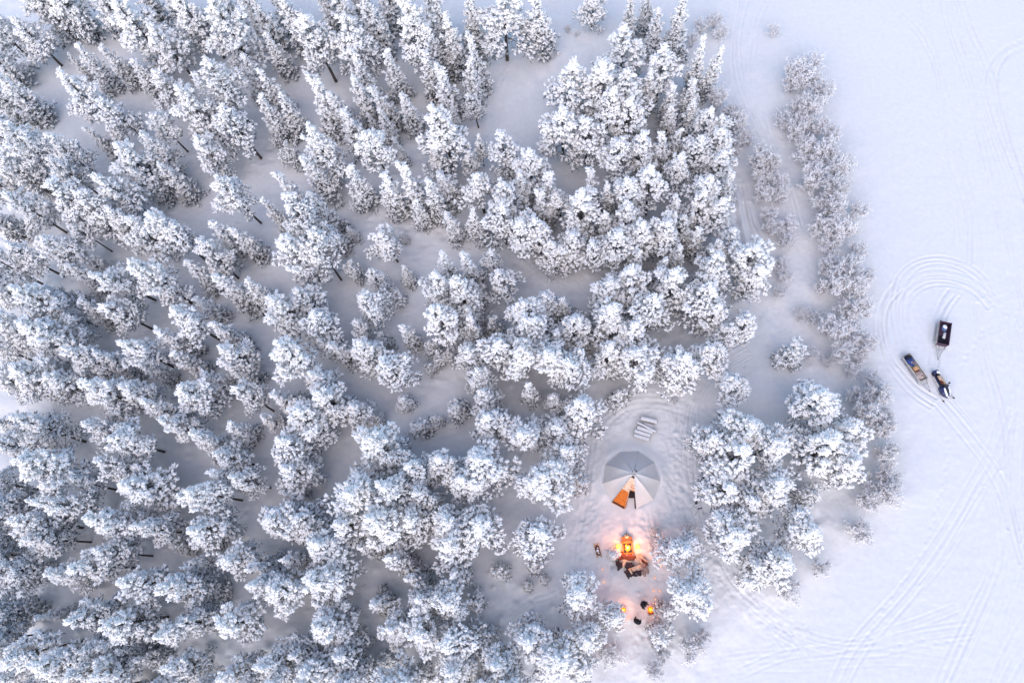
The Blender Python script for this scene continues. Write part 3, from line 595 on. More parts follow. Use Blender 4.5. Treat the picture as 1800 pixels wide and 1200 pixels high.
def add_tree(px, py, wpx, h, k, i):
    if k == 'p': h *= 1.16
    x, y = unproj(px, py, h); _, _, sc = proj(x, y, h*.75)
    w = wpx/sc
    if k == 'p': w = min(max(w*(1.18 if px > 1285 and py > 690 else 1.0 if px > 1215 and py > 690 else (1.02 if px < 430 else 1.25 if (px > 860 and py < 700) or (px > 480 and py > 700) else 1.14) if math.hypot(px-1130, py-960) > 190 else 1.05), h*.35), h*(.7 if px > 1285 and py > 690 else .62))
    if k == 's' and h > 5: w = max(w, h*.30)
    lib = {'p': PINES, 's': SPRUCES, 'y': YOUNG}[k]
    tv = lib[(i*7+int(px)) % len(lib)]
    nm = {'p': 'snow-laden pine', 's': 'narrow snowy spruce', 'y': 'bushy snowy pine'}[k]
    lab = unique([SPECIAL[i].format(SIZE[k](h)+' '+nm)]) if i in SPECIAL else place_label(k, w, h, px, py)
    g0 = gz(x, y)
    s_h = h/tv[3]; s_w = w/2/tv[4]*(.98 if k == 'p' else 1.0)
    TREE_POS.append((x, y, h))
    t = thing(NAMES[k], lab, 'tree', (x, y, g0), rng.uniform(0, 6.28), GROUPS[k], (s_w*rng.uniform(.94, 1.06), s_w*rng.uniform(.94, 1.06), s_h))
    t.rotation_euler = (rng.gauss(0, .03), rng.gauss(0, .03), t.rotation_euler.z)
    put('trunk', tv[0], t); c = put('crown', tv[1], t); put('snow_load', tv[2], c)
for i, (px, py, wpx, h, k) in enumerate(TREE_LIST): add_tree(px, py, wpx, h, k, i)

for i, rec in enumerate(SHRUB_PX.split('|')):
    px, py, rp, h = map(float, rec.split())
    if i % 14 == 3 and 1370 < px < 1580: continue
    h *= rng.uniform(.75, 1.4); rp *= rng.uniform(.75, 1.25)
    if px > 1250 and rp > 12: px += rng.uniform(-9, 9); py += rng.uniform(-9, 9)
    x, y = unproj(px, py, h*.5); _, _, sc = proj(x, y, h*.5); r = rp/sc
    tv = SHRUBS[i % 4]
    A, B = px/18, py/12
    lab = unique([f'{z} frosted bare shrub, {words(A+u)} percent across, {words(B+v)} percent down the photo' for z in (('tall' if h > 2.3 else 'low'),) for u, v in ((0, 0), (.5, 0), (0, .5), (-.5, 0), (0, -.5), (.5, .5))])
    t = thing('frosted_shrub', lab, 'shrub', (x, y, gz(x, y)), rng.uniform(0, 6.28), 'frosted shrubs along the shore', (r/tv[3], r/tv[3], h/tv[2]))
    put('stems', tv[0], t); put('frosted_twigs', tv[1], t)

# pits in the snow round the trunks and lumps of snow fallen from the branches
lump = random.Random(9)
def dimple(x, y, r, dz):
    i0, i1 = np.searchsorted(GX, [x-3*r, x+3*r]); j0, j1 = np.searchsorted(GY, [y-3*r, y+3*r])
    if i1 > i0 and j1 > j0: Z[j0:j1, i0:i1] += dz*np.exp(-((XX[j0:j1, i0:i1]-x)**2+(YY[j0:j1, i0:i1]-y)**2)/(r*r))
for x, y, h in TREE_POS:
    dimple(x, y, .45, -.16); dimple(x, y, 1.1, .10)
    for _ in range(5):
        an = lump.uniform(0, 6.28); rr = lump.uniform(.8, 3.0); dimple(x+rr*math.cos(an), y+rr*math.sin(an), lump.uniform(.12, .4), lump.choice((-1, 1, 1))*lump.uniform(.05, .20))
build_ground()

# ------------------------------------------------------------------ camp: helpers
def W(px, py, z=0.0):
    x, y = unproj(px, py, z); return Vector((x, y, gz(x, y)))
def heading(p, q):
    a = unproj(*p); b = unproj(*q); return math.atan2(b[1]-a[1], b[0]-a[0])
def lamp(name, parent, loc, energy, col=(1.0, .36, .12), rad=.12):
    l = bpy.data.lights.new(name, 'POINT'); l.energy = energy; l.color = col; l.shadow_soft_size = rad
    o = bpy.data.objects.new(name, l); COL.objects.link(o); o.parent = parent; o.location = loc
    return o
def blob_mesh(name, sx, sy, sz, m, seed=0, amp=.18, sub=2, flat=True):
    bm = bmesh.new(); bmesh.ops.create_icosphere(bm, subdivisions=sub, radius=1.0); r_ = random.Random(seed)
    ph = [r_.uniform(0, 6.28) for _ in range(6)]
    for v in bm.verts:
        c = v.co; k = 1+amp*(math.sin(3*c.x+ph[0])*math.sin(3*c.y+ph[1])+.6*math.sin(6*c.y+ph[2])*math.sin(5*c.z+ph[3]))
        z = c.z*k*sz
        if flat: z = max(z, -.25*sz)+.25*sz
        v.co = Vector((c.x*k*sx, c.y*k*sy, z))
    return bm_mesh(name, bm, m, True)
def flame_mesh(name, h, r, m, seed=0):
    r_ = random.Random(seed); pts = []; rads = []
    for i in range(7):
        t = i/6; pts.append((r_.uniform(-1, 1)*.18*r*t*2, r_.uniform(-1, 1)*.18*r*t*2, h*t)); rads.append(max(.004, r*math.sin(math.pi*min(1, .22+.78*t))*(1.05-.5*t)))
    return tube_mesh(name, pts, rads, m, 8)

# ------------------------------------------------------------------ conical tent
tc = W(1109, 842)
def ang(px, py): p = unproj(px, py); return math.atan2(p[1]-tc.y, p[0]-tc.x)
A0, A1, A2 = ang(1069, 889), ang(1097, 898), ang(1118, 894)
angs = [A0, A1, A2]+[A2+(A0+2*math.pi-A2)*k/8 for k in range(1, 8)]
TR_, TZ, TOPR, TOPZ = 2.85, 3.75, .21, 3.72
tent = thing('conical_tent', 'grey canvas conical tent with poles at its peak and an orange wooden door', 'tent', (tc.x, tc.y, tc.z))
def cone(a, s, out=0.0):
    """point on the tent surface: s = 0 at the smoke hole, 1 at the ground"""
    r = TOPR+(TR_-TOPR)*s+out*.8; z = TOPZ*(1-s)-.12*s+out*.6
    return Vector((math.cos(a)*r, math.sin(a)*r, z))
def facet(a, b, u, s, out=0.0): return cone(a, s, out).lerp(cone(b, s, out), u)
for i in range(len(angs)):
    a = angs[i]; b = angs[(i+1) % len(angs)]
    if b < a: b += 2*math.pi
    if i in (0, 1): continue
    vs_, fs_ = [], []; nu, ns = 6, 9
    for s in range(ns+1):
        for u in range(nu+1):
            sag = -.07*math.sin(math.pi*u/nu)*math.sin(math.pi*min(1, .15+.85*s/ns))
            vs_.append(facet(a, b, u/nu, s/ns, sag+.012*math.sin(5*s+3*i+u)))
    for s in range(ns):
        for u in range(nu): k = s*(nu+1)+u; fs_.append((k, k+nu+1, k+nu+2, k+1))
    put('canvas_panel', poly_mesh('canvas_panel', vs_, fs_, M['canvas_grey'] if i in (6, 7, 8) else M['canvas'], True), tent)
for i, a in enumerate(angs):
    tip = Vector((-math.cos(a)*(.20+.05*(i % 3)), -math.sin(a)*(.20+.04*(i % 2)), TOPZ+.42+.06*(i % 3)))
    base = cone(a, 1.0, -.06)
    pm = M['metal_black'] if i in (3, 6) else M['grey_wood'] if i % 2 else M['snow_cap']
    put('pole', tube_mesh('pole', [base+Vector((0, 0, -.2)), cone(a, .5, -.05), cone(a, .02, .0), tip], [.04, .035, .03, .025], pm, 6), tent)
    sm = tube_mesh('seam', [cone(a, s, .012) for s in (.0, .3, .6, 1.0)], .014, M['canvas_grey'] if i != 4 else M['white_paint'], 5)
    put('seam', sm, tent)
# smoke flaps round the peak
for i, a in enumerate(angs[1:8:2]):
    q = [cone(a, .0, .05), cone(a+.5, .0, .05), cone(a+.45, .055, .06), cone(a+.05, .06, .06)]
    put('smoke_flap', slab_mesh('smoke_flap', q[::-1], .01, M['black_cloth'] if i % 2 == 0 else M['canvas']), tent)
put('floor_shade', tube_mesh('floor_shade', [(0, 0, .02), (0, 0, .09)], [1.75, 1.7], M['hide_dark'], 20), tent)  # dark disc added to paint the shade inside the tent
# wooden door leaf of horizontal boards, dark board and pale sill at the bottom
leaf = put('door', tube_mesh('door', [facet(A0, A1, .5, .06, .03), facet(A0, A1, .5, 1.0, .0)], .02, M['dark_wood'], 6), tent)
leaf['label'] = 'orange wooden door leaf made of tapering boards'
bands = [(.05, .16, 'pale_wood'), (.165, .27, 'pale_wood'), (.275, .375, 'pale_wood'), (.38, .46, 'pale_wood'), (.465, .555, 'orange_wood'), (.56, .65, 'orange_wood'), (.655, .745, 'orange_wood'), (.75, .84, 'orange_wood'), (.845, .90, 'orange_wood'), (.905, .965, 'dark_wood'), (.97, 1.0, 'pale_wood')]
for k, (s0, s1, mm) in enumerate(bands):
    o_ = .05+.006*(k % 2)
    put('board', slab_mesh('board', [facet(A0, A1, .03, s0, o_), facet(A0, A1, .03, s1, o_), facet(A0, A1, .97, s1, o_), facet(A0, A1, .97, s0, o_)], .025, M[mm]), leaf)
# doorway: boarded gable above, open below, jambs
gab = put('door_gable', slab_mesh('door_gable', [facet(A1, A2, .02, .06, .01), facet(A1, A2, .02, .40, .01), facet(A1, A2, .98, .44, .01), facet(A1, A2, .98, .06, .01)], .02, M['pale_wood']), tent)
for k in range(3):
    put('batten', slab_mesh('batten', [facet(A1, A2, .05, .22+.07*k, .04), facet(A1, A2, .05, .24+.07*k, .04), facet(A1, A2, .95, .30+.07*k, .04), facet(A1, A2, .95, .28+.07*k, .04)], .015, M['log_wood']), gab)
put('door_jamb', slab_mesh('door_jamb', [facet(A1, A2, .0, .4, .0), facet(A1, A2, .0, 1.0, .0), facet(A1, A2, .07, 1.0, -.12), facet(A1, A2, .07, .4, -.12)], .04, M['log_wood']), tent)
put('door_jamb', slab_mesh('door_jamb', [facet(A1, A2, .9, .42, -.12), facet(A1, A2, .9, .97, -.12), facet(A1, A2, 1.0, .97, .0), facet(A1, A2, 1.0, .42, .0)], .04, M['navy_cloth']), tent)
# ------------------------------------------------------------------ benches
def bench(label, c, rz, L=1.35, wd=.32, cap='snow_cap', group='snow-topped benches', h=.42):
    t = thing('bench', label, 'bench', (c.x, c.y, gmin(c.x, c.y, L*.4)), rz, group)
    put('seat', box_mesh('seat', L, wd, .06, M['grey_wood'], .008), t, (0, 0, h))
    put('snow_cap', box_mesh('snow_cap', L*.985, wd*.98, .11, M[cap], .045, .96), t, (0, 0, h+.055))
    for sx in (-1, 1):
        put('leg', box_mesh('leg', .07, wd*.8, h+.06, M['grey_wood'], .006), t, (sx*L*.38, 0, -.05))
    return t
def zb(x, y): return (1030+x/6.32, 720+y/6.32)
def bench_px(label, p, q, **k):
    a = W(*zb(*p)); b = W(*zb(*q)); return bench(label, (a+b)/2, math.atan2(b.y-a.y, b.x-a.x), L=(b-a).length, **k)
bench_px('snow-topped bench farthest from the tent in the row behind it', (600, 105), (785, 150), wd=.36)
bench_px('narrow snow-topped bench lying askew, second from the top behind the tent', (556, 148), (776, 262), wd=.2)
bench_px('middle snow-topped bench of the five behind the tent', (560, 206), (738, 268), wd=.34)
bench_px('snow-topped bench fourth from the top, next to the last before the tent', (530, 246), (712, 304), wd=.34)
bench_px('snow-topped bench of the row standing nearest to the tent', (522, 292), (700, 346), wd=.34)
bt = W(*zb(690, 188)); bt = thing('low_table', 'low mauve wooden table half hidden between the two top benches behind the tent', 'table', (bt.x, bt.y, gmin(bt.x, bt.y, .4)), heading(zb(600, 165), zb(760, 215)))
put('table_top', box_mesh('table_top', .95, .42, .05, M['mauve_wood'], .006), bt, (0, 0, .30))
for sx in (-1, 1): put('leg', box_mesh('leg', .06, .34, .36, M['grey_wood'], .005), bt, (sx*.36, 0, -.05))
a = W(1235, 786); b = W(1233, 815); bench('snow-topped bench at the left foot of the pine cluster right of the tent', (a+b)/2, math.atan2(b.y-a.y, b.x-a.x), L=1.5, wd=.42)
c = W(1240, 866); st = thing('stump', 'snow-capped stump on the path edge above the two tripods', 'stump', (c.x, c.y, c.z))
put('wood', tube_mesh('wood', [(0, 0, -.1), (0, 0, .2), (.01, 0, .42)], [.24, .2, .19], M['bark'], 10), st)
put('snow_cap', blob_mesh('snow_cap', .25, .23, .16, M['snow_cap'], 4, .1), st, (0, 0, .40))

# ------------------------------------------------------------------ fire frame and what stands round it
fc = W(1102.5, 962); frz = heading((1104, 972), (1101, 945))       # local x runs towards the tent
fire = thing('log_fireplace', 'wooden log frame holding the brightest fire in front of the tent', 'fireplace', (fc.x, fc.y, gmin(fc.x, fc.y, .5)), frz)
for sy in (-1, 1): put('side_log', tube_mesh('side_log', [(-.55, sy*.43, .34), (0, sy*.44, .35), (.55, sy*.42, .34)], .055, M['log_wood'], 8), fire)
for sx in (-.52, .50): put('cross_log', tube_mesh('cross_log', [(sx, -.55, .42), (sx, .55, .42)], .055, M['log_wood'], 8), fire)
for sx in (-.48, .46):
    for sy in (-.4, .4): put('leg', tube_mesh('leg', [(sx, sy, -.1), (sx, sy, .36)], .045, M['log_wood'], 7), fire)
put('fire_tray', box_mesh('fire_tray', .86, .70, .05, M['metal_black'], .01), fire, (-.02, 0, .24))
put('ember_bed', blob_mesh('ember_bed', .34, .28, .07, M['ember'], 3, .2), fire, (-.04, 0, .29))
for k in range(5):
    an = k*1.26
    put('firewood', tube_mesh('firewood', [(-.05+.30*math.cos(an), .30*math.sin(an), .32), (-.05+.04*math.cos(an), .04*math.sin(an), .46)], .045, M['dark_wood'], 7), fire)
for k, (fx, fy, h_, r_) in enumerate([(-.02, 0, .55, .13), (-.16, .10, .40, .09), (.10, .11, .42, .09), (.02, -.14, .44, .09), (-.18, -.09, .34, .08)]):
    put('flame', flame_mesh('flame', h_, r_, M['flame_core'] if k == 0 else M['flame'], k), fire, (fx, fy, .33))
lamp('fire_light', fire, (0, 0, 1.2), 105, (1.0, .34, .17), .3)
cc = W(1101.5, 949); crate = thing('slatted_crate', 'orange wooden slatted crate between the tent and the fire', 'crate', (cc.x, cc.y, gmin(cc.x, cc.y, .4)), frz)
for k in range(5): put('slat', box_mesh('slat', .085, .92, .022, M['log_wood'], .004), crate, (-.24+.12*k, 0, .40))
for sy in (-.42, .42): put('side_board', box_mesh('side_board', .6, .03, .44, M['orange_wood'], .005), crate, (0, sy, -.04))
for sx in (-.28, .28): put('end_board', box_mesh('end_board', .03, .80, .36, M['orange_wood'], .005), crate, (sx, 0, -.04))
kt = thing('kettle', 'small round kettle with a dark band on the crate beside the fire', 'kettle', (cc.x+.33*math.cos(frz), cc.y+.33*math.sin(frz), crate.location.z+.425), frz)
put('pot', tube_mesh('pot', [(0, 0, 0), (0, 0, .05), (0, 0, .14), (0, 0, .20), (0, 0, .23)], [.15, .19, .20, .15, .08], M['hide_tan'], 12), kt)
put('band', tube_mesh('band', [(0, 0, .07), (0, 0, .12)], [.206, .206], M['metal_black'], 12), kt)
put('lid', tube_mesh('lid', [(0, 0, .23), (0, 0, .25), (0, 0, .29)], [.09, .07, .02], M['cardboard'], 10), kt)
put('spout', tube_mesh('spout', [(.17, 0, .08), (.27, 0, .15), (.31, 0, .21)], [.035, .025, .018], M['metal_black'], 7), kt)
put('handle', tube_mesh('handle', [(0, -.17, .18), (0, -.12, .33), (0, .12, .33), (0, .17, .18)], .012, M['metal_black'], 6), kt)

def lantern(label, px, py, s=1.0):
    c = W(px, py); t = thing('lantern', label, 'lantern', (c.x, c.y, c.z-.02), 0, 'lanterns beside the fire', (s, s, s))
    put('base', tube_mesh('base', [(0, 0, 0), (0, 0, .06), (0, 0, .10)], [.19, .19, .15], M['metal_black'], 12), t)
    put('glass', tube_mesh('glass', [(0, 0, .10), (0, 0, .22), (0, 0, .38), (0, 0, .44)], [.14, .19, .18, .13], M['lantern_glass'], 12), t)
    put('flame', flame_mesh('flame', .16, .05, M['flame_core'], 2), t, (0, 0, .47))
    put('rim', tube_mesh('rim', [(.145*math.cos(k*.5236), .145*math.sin(k*.5236), .45) for k in range(13)], .012, M['cardboard'], 5), t)
    put('handle', tube_mesh('handle', [(0, -.15, .42), (0, -.20, .52), (0, -.1, .62), (0, .02, .60)], .010, M['cardboard'], 5), t)
    lamp('lantern_light', t, (0, 0, .75), 9, (1.0, .40, .14), .1)
lantern('glowing yellow lantern on the snow left of the fire frame', 1086, 960)
lantern('glowing yellow lantern on the snow right of the fire frame', 1120, 960.5)

# log seats carrying reindeer hides
def log_seat(label, p, q, h=.36):
    a = W(*p); b = W(*q); t = thing('log_bench', label, 'bench', ((a.x+b.x)/2, (a.y+b.y)/2, min(a.z, b.z)), math.atan2(b.y-a.y, b.x-a.x), 'log seats by the fire'); L = (b-a).length
    put('half_log', tube_mesh('half_log', [(-L/2, 0, h), (0, .01, h+.01), (L/2, 0, h)], .17, M['grey_wood'], 10), t)
    for sx in (-1, 1): put('support', tube_mesh('support', [(sx*L*.33, -.26, .02), (sx*L*.33, .26, .02)], .16, M['bark'], 9), t)
    return t
log_seat('log seat under dark reindeer hides next to the fire', (1088, 986), (1112, 986))
log_seat('log seat under pale reindeer hides right of the fire', (1128, 978), (1134, 1004))
log_seat('log seat under black hides at the edge of the fire camp', (1104, 1006), (1120, 1008))
def hide(label, px, py, sx, sy, rz, m, z0, seed):
    c = W(px, py, z0); r_ = random.Random(seed); n, rings = 30, 6; vs_, fs_ = [], []
    ph = [r_.uniform(0, 6.28) for _ in range(4)]
    def outline(a): return 1+.20*math.cos(4*a+ph[0])+.10*math.sin(7*a+ph[1])+.05*math.sin(13*a+ph[2])
    t = thing('reindeer_hide', label, 'hide', (c.x, c.y, gmin(c.x, c.y, .3)), rz, 'reindeer hides by the fire')
    for side in (0, 1):
        for k in range(rings+1):
            f = k/rings
            for i in range(n):
                a = 2*math.pi*i/n; o = outline(a); x = math.cos(a)*o*sx*f; y = math.sin(a)*o*sy*f
                dist = abs(y)/.24
                z = z0+.03*math.sin(7*x+ph[3])*math.cos(6*y+ph[2])+.02*math.sin(15*x+9*y)-min(z0-.05, .17*max(0, dist-.7)**1.3+.10*max(0, f-.75))
                vs_.append((x, y, z-(0 if side == 0 else .035*(1-.6*f))))
    off = (rings+1)*n
    for side in (0, 1):
        for k in range(rings):
            for i in range(n):
                q = [side*off+k*n+i, side*off+k*n+(i+1) % n, side*off+(k+1)*n+(i+1) % n, side*off+(k+1)*n+i]
                fs_.append(tuple(q if side else q[::-1]))
    for i in range(n): fs_.append((rings*n+i, rings*n+(i+1) % n, off+rings*n+(i+1) % n, off+rings*n+i))
    put('pelt', poly_mesh('pelt', vs_, fs_, M[m], True), t)
HZ = .56
hide('dark red-brown reindeer hide nearest the fire on its left half', 1093, 979, .40, .42, .3, 'hide_brown', HZ, 1)
hide('dark red-brown reindeer hide nearest the fire on its right half', 1108, 980, .42, .40, .1, 'hide_brown', HZ+.03, 2)
hide('black reindeer hide at the left end of the hide pile', 1088, 992, .28, .46, .1, 'hide_dark', HZ-.02, 3)
hide('black reindeer hide in the middle of the hide pile', 1105, 993, .46, .30, .05, 'hide_dark', HZ+.02, 4)
hide('narrow tan reindeer hide lying across the dark hides', 1097, 989, .14, .50, -.1, 'hide_tan', HZ+.07, 5)
hide('tan reindeer hide with a brown edge at the upper right of the pile', 1127, 983, .58, .36, -.55, 'hide_tan', HZ+.02, 6)
hide('brown strip of hide on the right of the tan pile', 1133, 988, .42, .13, -.62, 'hide_brown', HZ+.07, 7)
hide('pale grey-tan reindeer hide at the right end of the pile', 1133, 1001, .34, .50, .1, 'hide_grey', HZ+.04, 8)
hide('pinkish tan hide in the centre right of the pile', 1118, 998, .50, .20, .35, 'hide_tan', HZ+.06, 9)
hide('black hide at the bottom of the pile beside the snowy pine', 1119, 1007, .50, .26, .15, 'hide_dark', HZ, 10)
hide('dark brown hide low on the left beside the snowy pine', 1104, 1008, .26, .40, .5, 'hide_dark', HZ+.02, 11)
hide('thin tan hide strip between the two black hides', 1109, 1005, .10, .40, .55, 'hide_tan', HZ+.06, 12)

# side table with carved ends
c = W(1050.5, 967); trz = heading((1048, 958), (1053, 978))
tb = thing('side_table', 'low dark brown table with tan carved ends left of the fire', 'table', (c.x, c.y, gmin(c.x, c.y, .4)), trz)
put('table_top', box_mesh('table_top', .95, .42, .06, M['dark_wood'], .01), tb, (0, 0, .42))
put('cloth', box_mesh('cloth', .78, .36, .012, M['hide_brown'], .003), tb, (-.02, 0, .484))
for sx in (-.40, .40):
    for sy in (-.15, .15): put('leg', tube_mesh('leg', [(sx, sy, -.08), (sx*.95, sy, .42)], .03, M['cardboard'], 7), tb)
for sx in (-1, 1):
    for sy in (-1, 1):
        put('carved_end', tube_mesh('carved_end', [(sx*.36, sy*.12, .46), (sx*.50, sy*.16, .50), (sx*.60, sy*.20, .56), (sx*.66, sy*.19, .62)], [.06, .055, .045, .02], M['cardboard'], 8), tb)
def on_table(dx, dy): return (tb.location.x+dx*math.cos(trz)-dy*math.sin(trz), tb.location.y+dx*math.sin(trz)+dy*math.cos(trz), tb.location.z+.498)
def cup(label, dx, dy):
    t = thing('cup', label, 'cup', on_table(dx, dy), 0, 'cups on the side table')
    put('bowl', tube_mesh('bowl', [(0, 0, 0), (0, 0, .05), (0, 0, .10), (0, 0, .098), (0, 0, .03)], [.045, .06, .07, .06, .04], M['white_cup'], 12), t)
    put('handle', tube_mesh('handle', [(.06, 0, .08), (.10, 0, .07), (.10, 0, .04), (.05, 0, .03)], .010, M['white_cup'], 5), t)
cup('white cup on the upper end of the dark side table', -.18, .02); cup('white cup on the lower end of the dark side table', .26, .03)
bx_ = thing('box', 'small square white box in the middle of the dark side table', 'box', on_table(.05, -.02), .2)
put('carton', box_mesh('carton', .22, .20, .10, M['white_cup'], .008), bx_); put('lid', box_mesh('lid', .23, .21, .025, M['snow_cap'], .006), bx_, (0, 0, .095))

# braziers with log fires
def brazier(label, px, py, e, wood=True):
    c = W(px, py); t = thing('fire_basket', label, 'brazier', (c.x, c.y, c.z-.03), .4, 'fire baskets by the people')
    put('bowl', tube_mesh('bowl', [(0, 0, .18), (0, 0, .24), (0, 0, .40), (0, 0, .39), (0, 0, .27)], [.10, .20, .25, .22, .15], M['ember'], 12), t)
    for k in range(3): put('leg', tube_mesh('leg', [(.10*math.cos(k*2.1), .10*math.sin(k*2.1), .22), (.24*math.cos(k*2.1), .24*math.sin(k*2.1), -.05)], .018, M['metal_black'], 6), t)
    put('ember_bed', blob_mesh('ember_bed', .19, .19, .06, M['ember'], 5, .2), t, (0, 0, .30))
    for k in range(3): put('flame', flame_mesh('flame', .24-.05*k, .06-.012*k, M['flame'], 20+k), t, (.07*math.cos(k*2.2), .07*math.sin(k*2.2), .33))
    if wood:
        for k in range(3): put('firewood', tube_mesh('firewood', [(-.30, -.36+.10*k, .05+.04*k), (.24, -.40+.10*k, .06+.03*k)], .05, M['log_wood'], 8), t)
    lamp('fire_light', t, (0, 0, .62), e, (1.0, .34, .12), .15)
brazier('burning fire basket beside the upper person in black', 1142, 1070, 9)
brazier('burning fire basket half hidden under the snowy pine left of the people', 1095, 1071, 26, False)
def candle(label, px, py):
    c = W(px, py); t = thing('candle', label, 'candle', (c.x, c.y, c.z-.03), 0, 'candles set in the snow')
    put('tin', tube_mesh('tin', [(0, 0, 0), (0, 0, .09), (0, 0, .085)], [.065, .07, .055], M['wax'], 10), t)
    put('flame', flame_mesh('flame', .10, .03, M['candle_flame'], 7), t, (0, 0, .08))
    lamp('candle_light', t, (0, 0, .30), .35, (1.0, .35, .18), .05)
candle('small candle in the snow right of the hide pile, uppermost of its row', 1161, 994)
candle('small candle in the snow second down the row right of the hides', 1151, 1015)
candle('small candle above the people, left one of a close pair', 1149, 1037)
candle('small yellow candle above the people, right one of a close pair', 1158.5, 1037.5)
candle('small candle in the snow just above the upper person', 1151.5, 1052)
candle('small candle left of the hide pile under the pine branches', 1061, 1023)
candle('small candle alone left of the fire camp below the side table', 1059, 1000)

# camera tripods on the path
def tripod(label, px, py, rz, head):
    c = W(px, py); t = thing('tripod', label, 'tripod', (c.x, c.y, c.z), rz, 'tripods on the path')
    for k in range(3):
        an = k*2.094; put('leg', tube_mesh('leg', [(.50*math.cos(an), .50*math.sin(an), -.05), (.04*math.cos(an), .04*math.sin(an), 1.18)], [.014, .020], M['metal_grey'], 6), t)
    put('hub', tube_mesh('hub', [(0, 0, 1.1), (0, 0, 1.24), (0, 0, 1.32)], [.055, .06, .03], M['metal_black'], 8), t)
    if head == 0:
        put('crook', tube_mesh('crook', [(-.10, -.10, 1.32), (.02, -.11, 1.34), (.10, -.03, 1.36), (.10, .08, 1.35), (.02, .15, 1.33)], [.05, .06, .06, .055, .035], M['metal_black'], 8), t)
    else:
        put('bar', tube_mesh('bar', [(-.08, -.05, 1.34), (.02, 0, 1.36), (.30, .0, 1.36)], [.05, .05, .045], M['metal_black'], 8), t)
tripod('black tripod with a curved head on the path, the upper of two', 1219, 885.5, .15, 0)
tripod('black tripod with a straight bar head on the path, the lower of two', 1224, 896, .25, 1)

# ------------------------------------------------------------------ people
def person(label, px, py, rz, lean=0.0, arm=0.0):
    c = W(px, py, 1.4); t = thing('person', label, 'person', (c.x, c.y, gmin(c.x, c.y, .25)), rz, None)
    J = {}; E = []; Rd = {}
    def j(n, x, y, z, r, p=None):
        J[n] = (x, y, z); Rd[n] = r
        if p: E.append((p, n))
    j('pelvis', 0, 0, .95, .16); j('waist', lean*.3, 0, 1.10, .165, 'pelvis'); j('chest', lean*.6, 0, 1.30, .185, 'waist'); j('collar', lean*.8, 0, 1.46, .12, 'chest'); j('neck', lean*.9, 0, 1.54, .075, 'collar')
    j('head', lean+.02, 0, 1.64, .105, 'neck'); j('crown', lean+.01, 0, 1.74, .085, 'head'); j('nose', lean+.135, 0, 1.635, .022, 'head')
    for s, n in ((1, 'l'), (-1, 'r')):
        j('sh'+n, lean*.8, s*.21, 1.42, .095, 'collar'); j('el'+n, lean*.8+.03+arm*.08, s*.30, 1.15, .085, 'sh'+n); j('wr'+n, lean*.8+.12+arm*.14, s*.25, .95+arm*.12, .058, 'el'+n)
        hx, hy, hz = J['wr'+n]; j('pa'+n, hx+.07, hy-s*.01, hz-.01, .043, 'wr'+n)
        for k, (dy, l_) in enumerate(((-.033, .055), (-.011, .072), (.011, .068), (.033, .05))):
            j(f'f{k}a'+n, hx+.125, hy+dy, hz-.015, .0125, 'pa'+n); j(f'f{k}b'+n, hx+.125+l_*.6, hy+dy, hz-.05, .011, f'f{k}a'+n)
        j('ta'+n, hx+.08, hy-s*.055, hz-.005, .014, 'pa'+n); j('tb'+n, hx+.125, hy-s*.075, hz-.02, .012, 'ta'+n)
        j('hip'+n, 0, s*.10, .88, .125, 'pelvis'); j('kn'+n, .03, s*.12, .50, .085, 'hip'+n); j('an'+n, -.02, s*.13, .10, .062, 'kn'+n); j('to'+n, .19, s*.15, .055, .055, 'an'+n)
    names = list(J); me = bpy.data.meshes.new('body'); me.from_pydata([J[n] for n in names], [(names.index(a), names.index(b)) for a, b in E], []); me.update()
    tmp = bpy.data.objects.new('body_tmp', me); COL.objects.link(tmp)
    md = tmp.modifiers.new('skin', 'SKIN'); md.use_smooth_shade = True
    for i, n in enumerate(names):
        sv = me.skin_vertices[0].data[i]; sv.radius = (Rd[n], Rd[n]); sv.use_root = (n == 'pelvis')
    tmp.modifiers.new('sub', 'SUBSURF').levels = 1
    dg = bpy.context.evaluated_depsgraph_get(); me2 = bpy.data.meshes.new_from_object(tmp.evaluated_get(dg))
    bpy.data.objects.remove(tmp)
    me2.name = 'body'; me2.materials.clear(); me2.materials.append(M['black_cloth']); me2.materials.append(M['skin'])
    for p in me2.polygons:
        p.use_smooth = True; cx, cy, cz = p.center; p.material_index = 1 if (1.54 < cz < 1.70 and cx > lean+.045) else 0
    put('body', me2, t)
    put('hat', blob_mesh('hat', .125, .115, .13, M['black_cloth'], 8, .05), t, (lean+.0, 0, 1.665))
    jk = put('jacket', tube_mesh('jacket', [(0, 0, .78), (lean*.2, 0, .95), (lean*.4, 0, 1.15), (lean*.65, 0, 1.35), (lean*.8, 0, 1.47)], [.27, .25, .25, .28, .21], M['navy_cloth'], 14), t)
    jk.scale = (.85, 1.12, 1.0)
    for s in (-1, 1):
        put('eye', blob_mesh('eye', .012, .014, .012, M['metal_black'], 1, 0, 1, False), t, (lean+.108, s*.036, 1.665))
        put('boot', blob_mesh('boot', .17, .075, .13, M['metal_black'], 2, .04, 2, True), t, (.07, s*.14, 0))
    put('mouth', blob_mesh('mouth', .008, .028, .007, M['hide_brown'], 1, 0, 1, False), t, (lean+.115, 0, 1.585))
# two people
person('person in black winter clothes standing beside the small fire basket', 1131, 1061, -.7, .06, .5)
person('person in black winter clothes standing alone, lowest in the camp', 1120, 1092, 1.1, .04, .2)

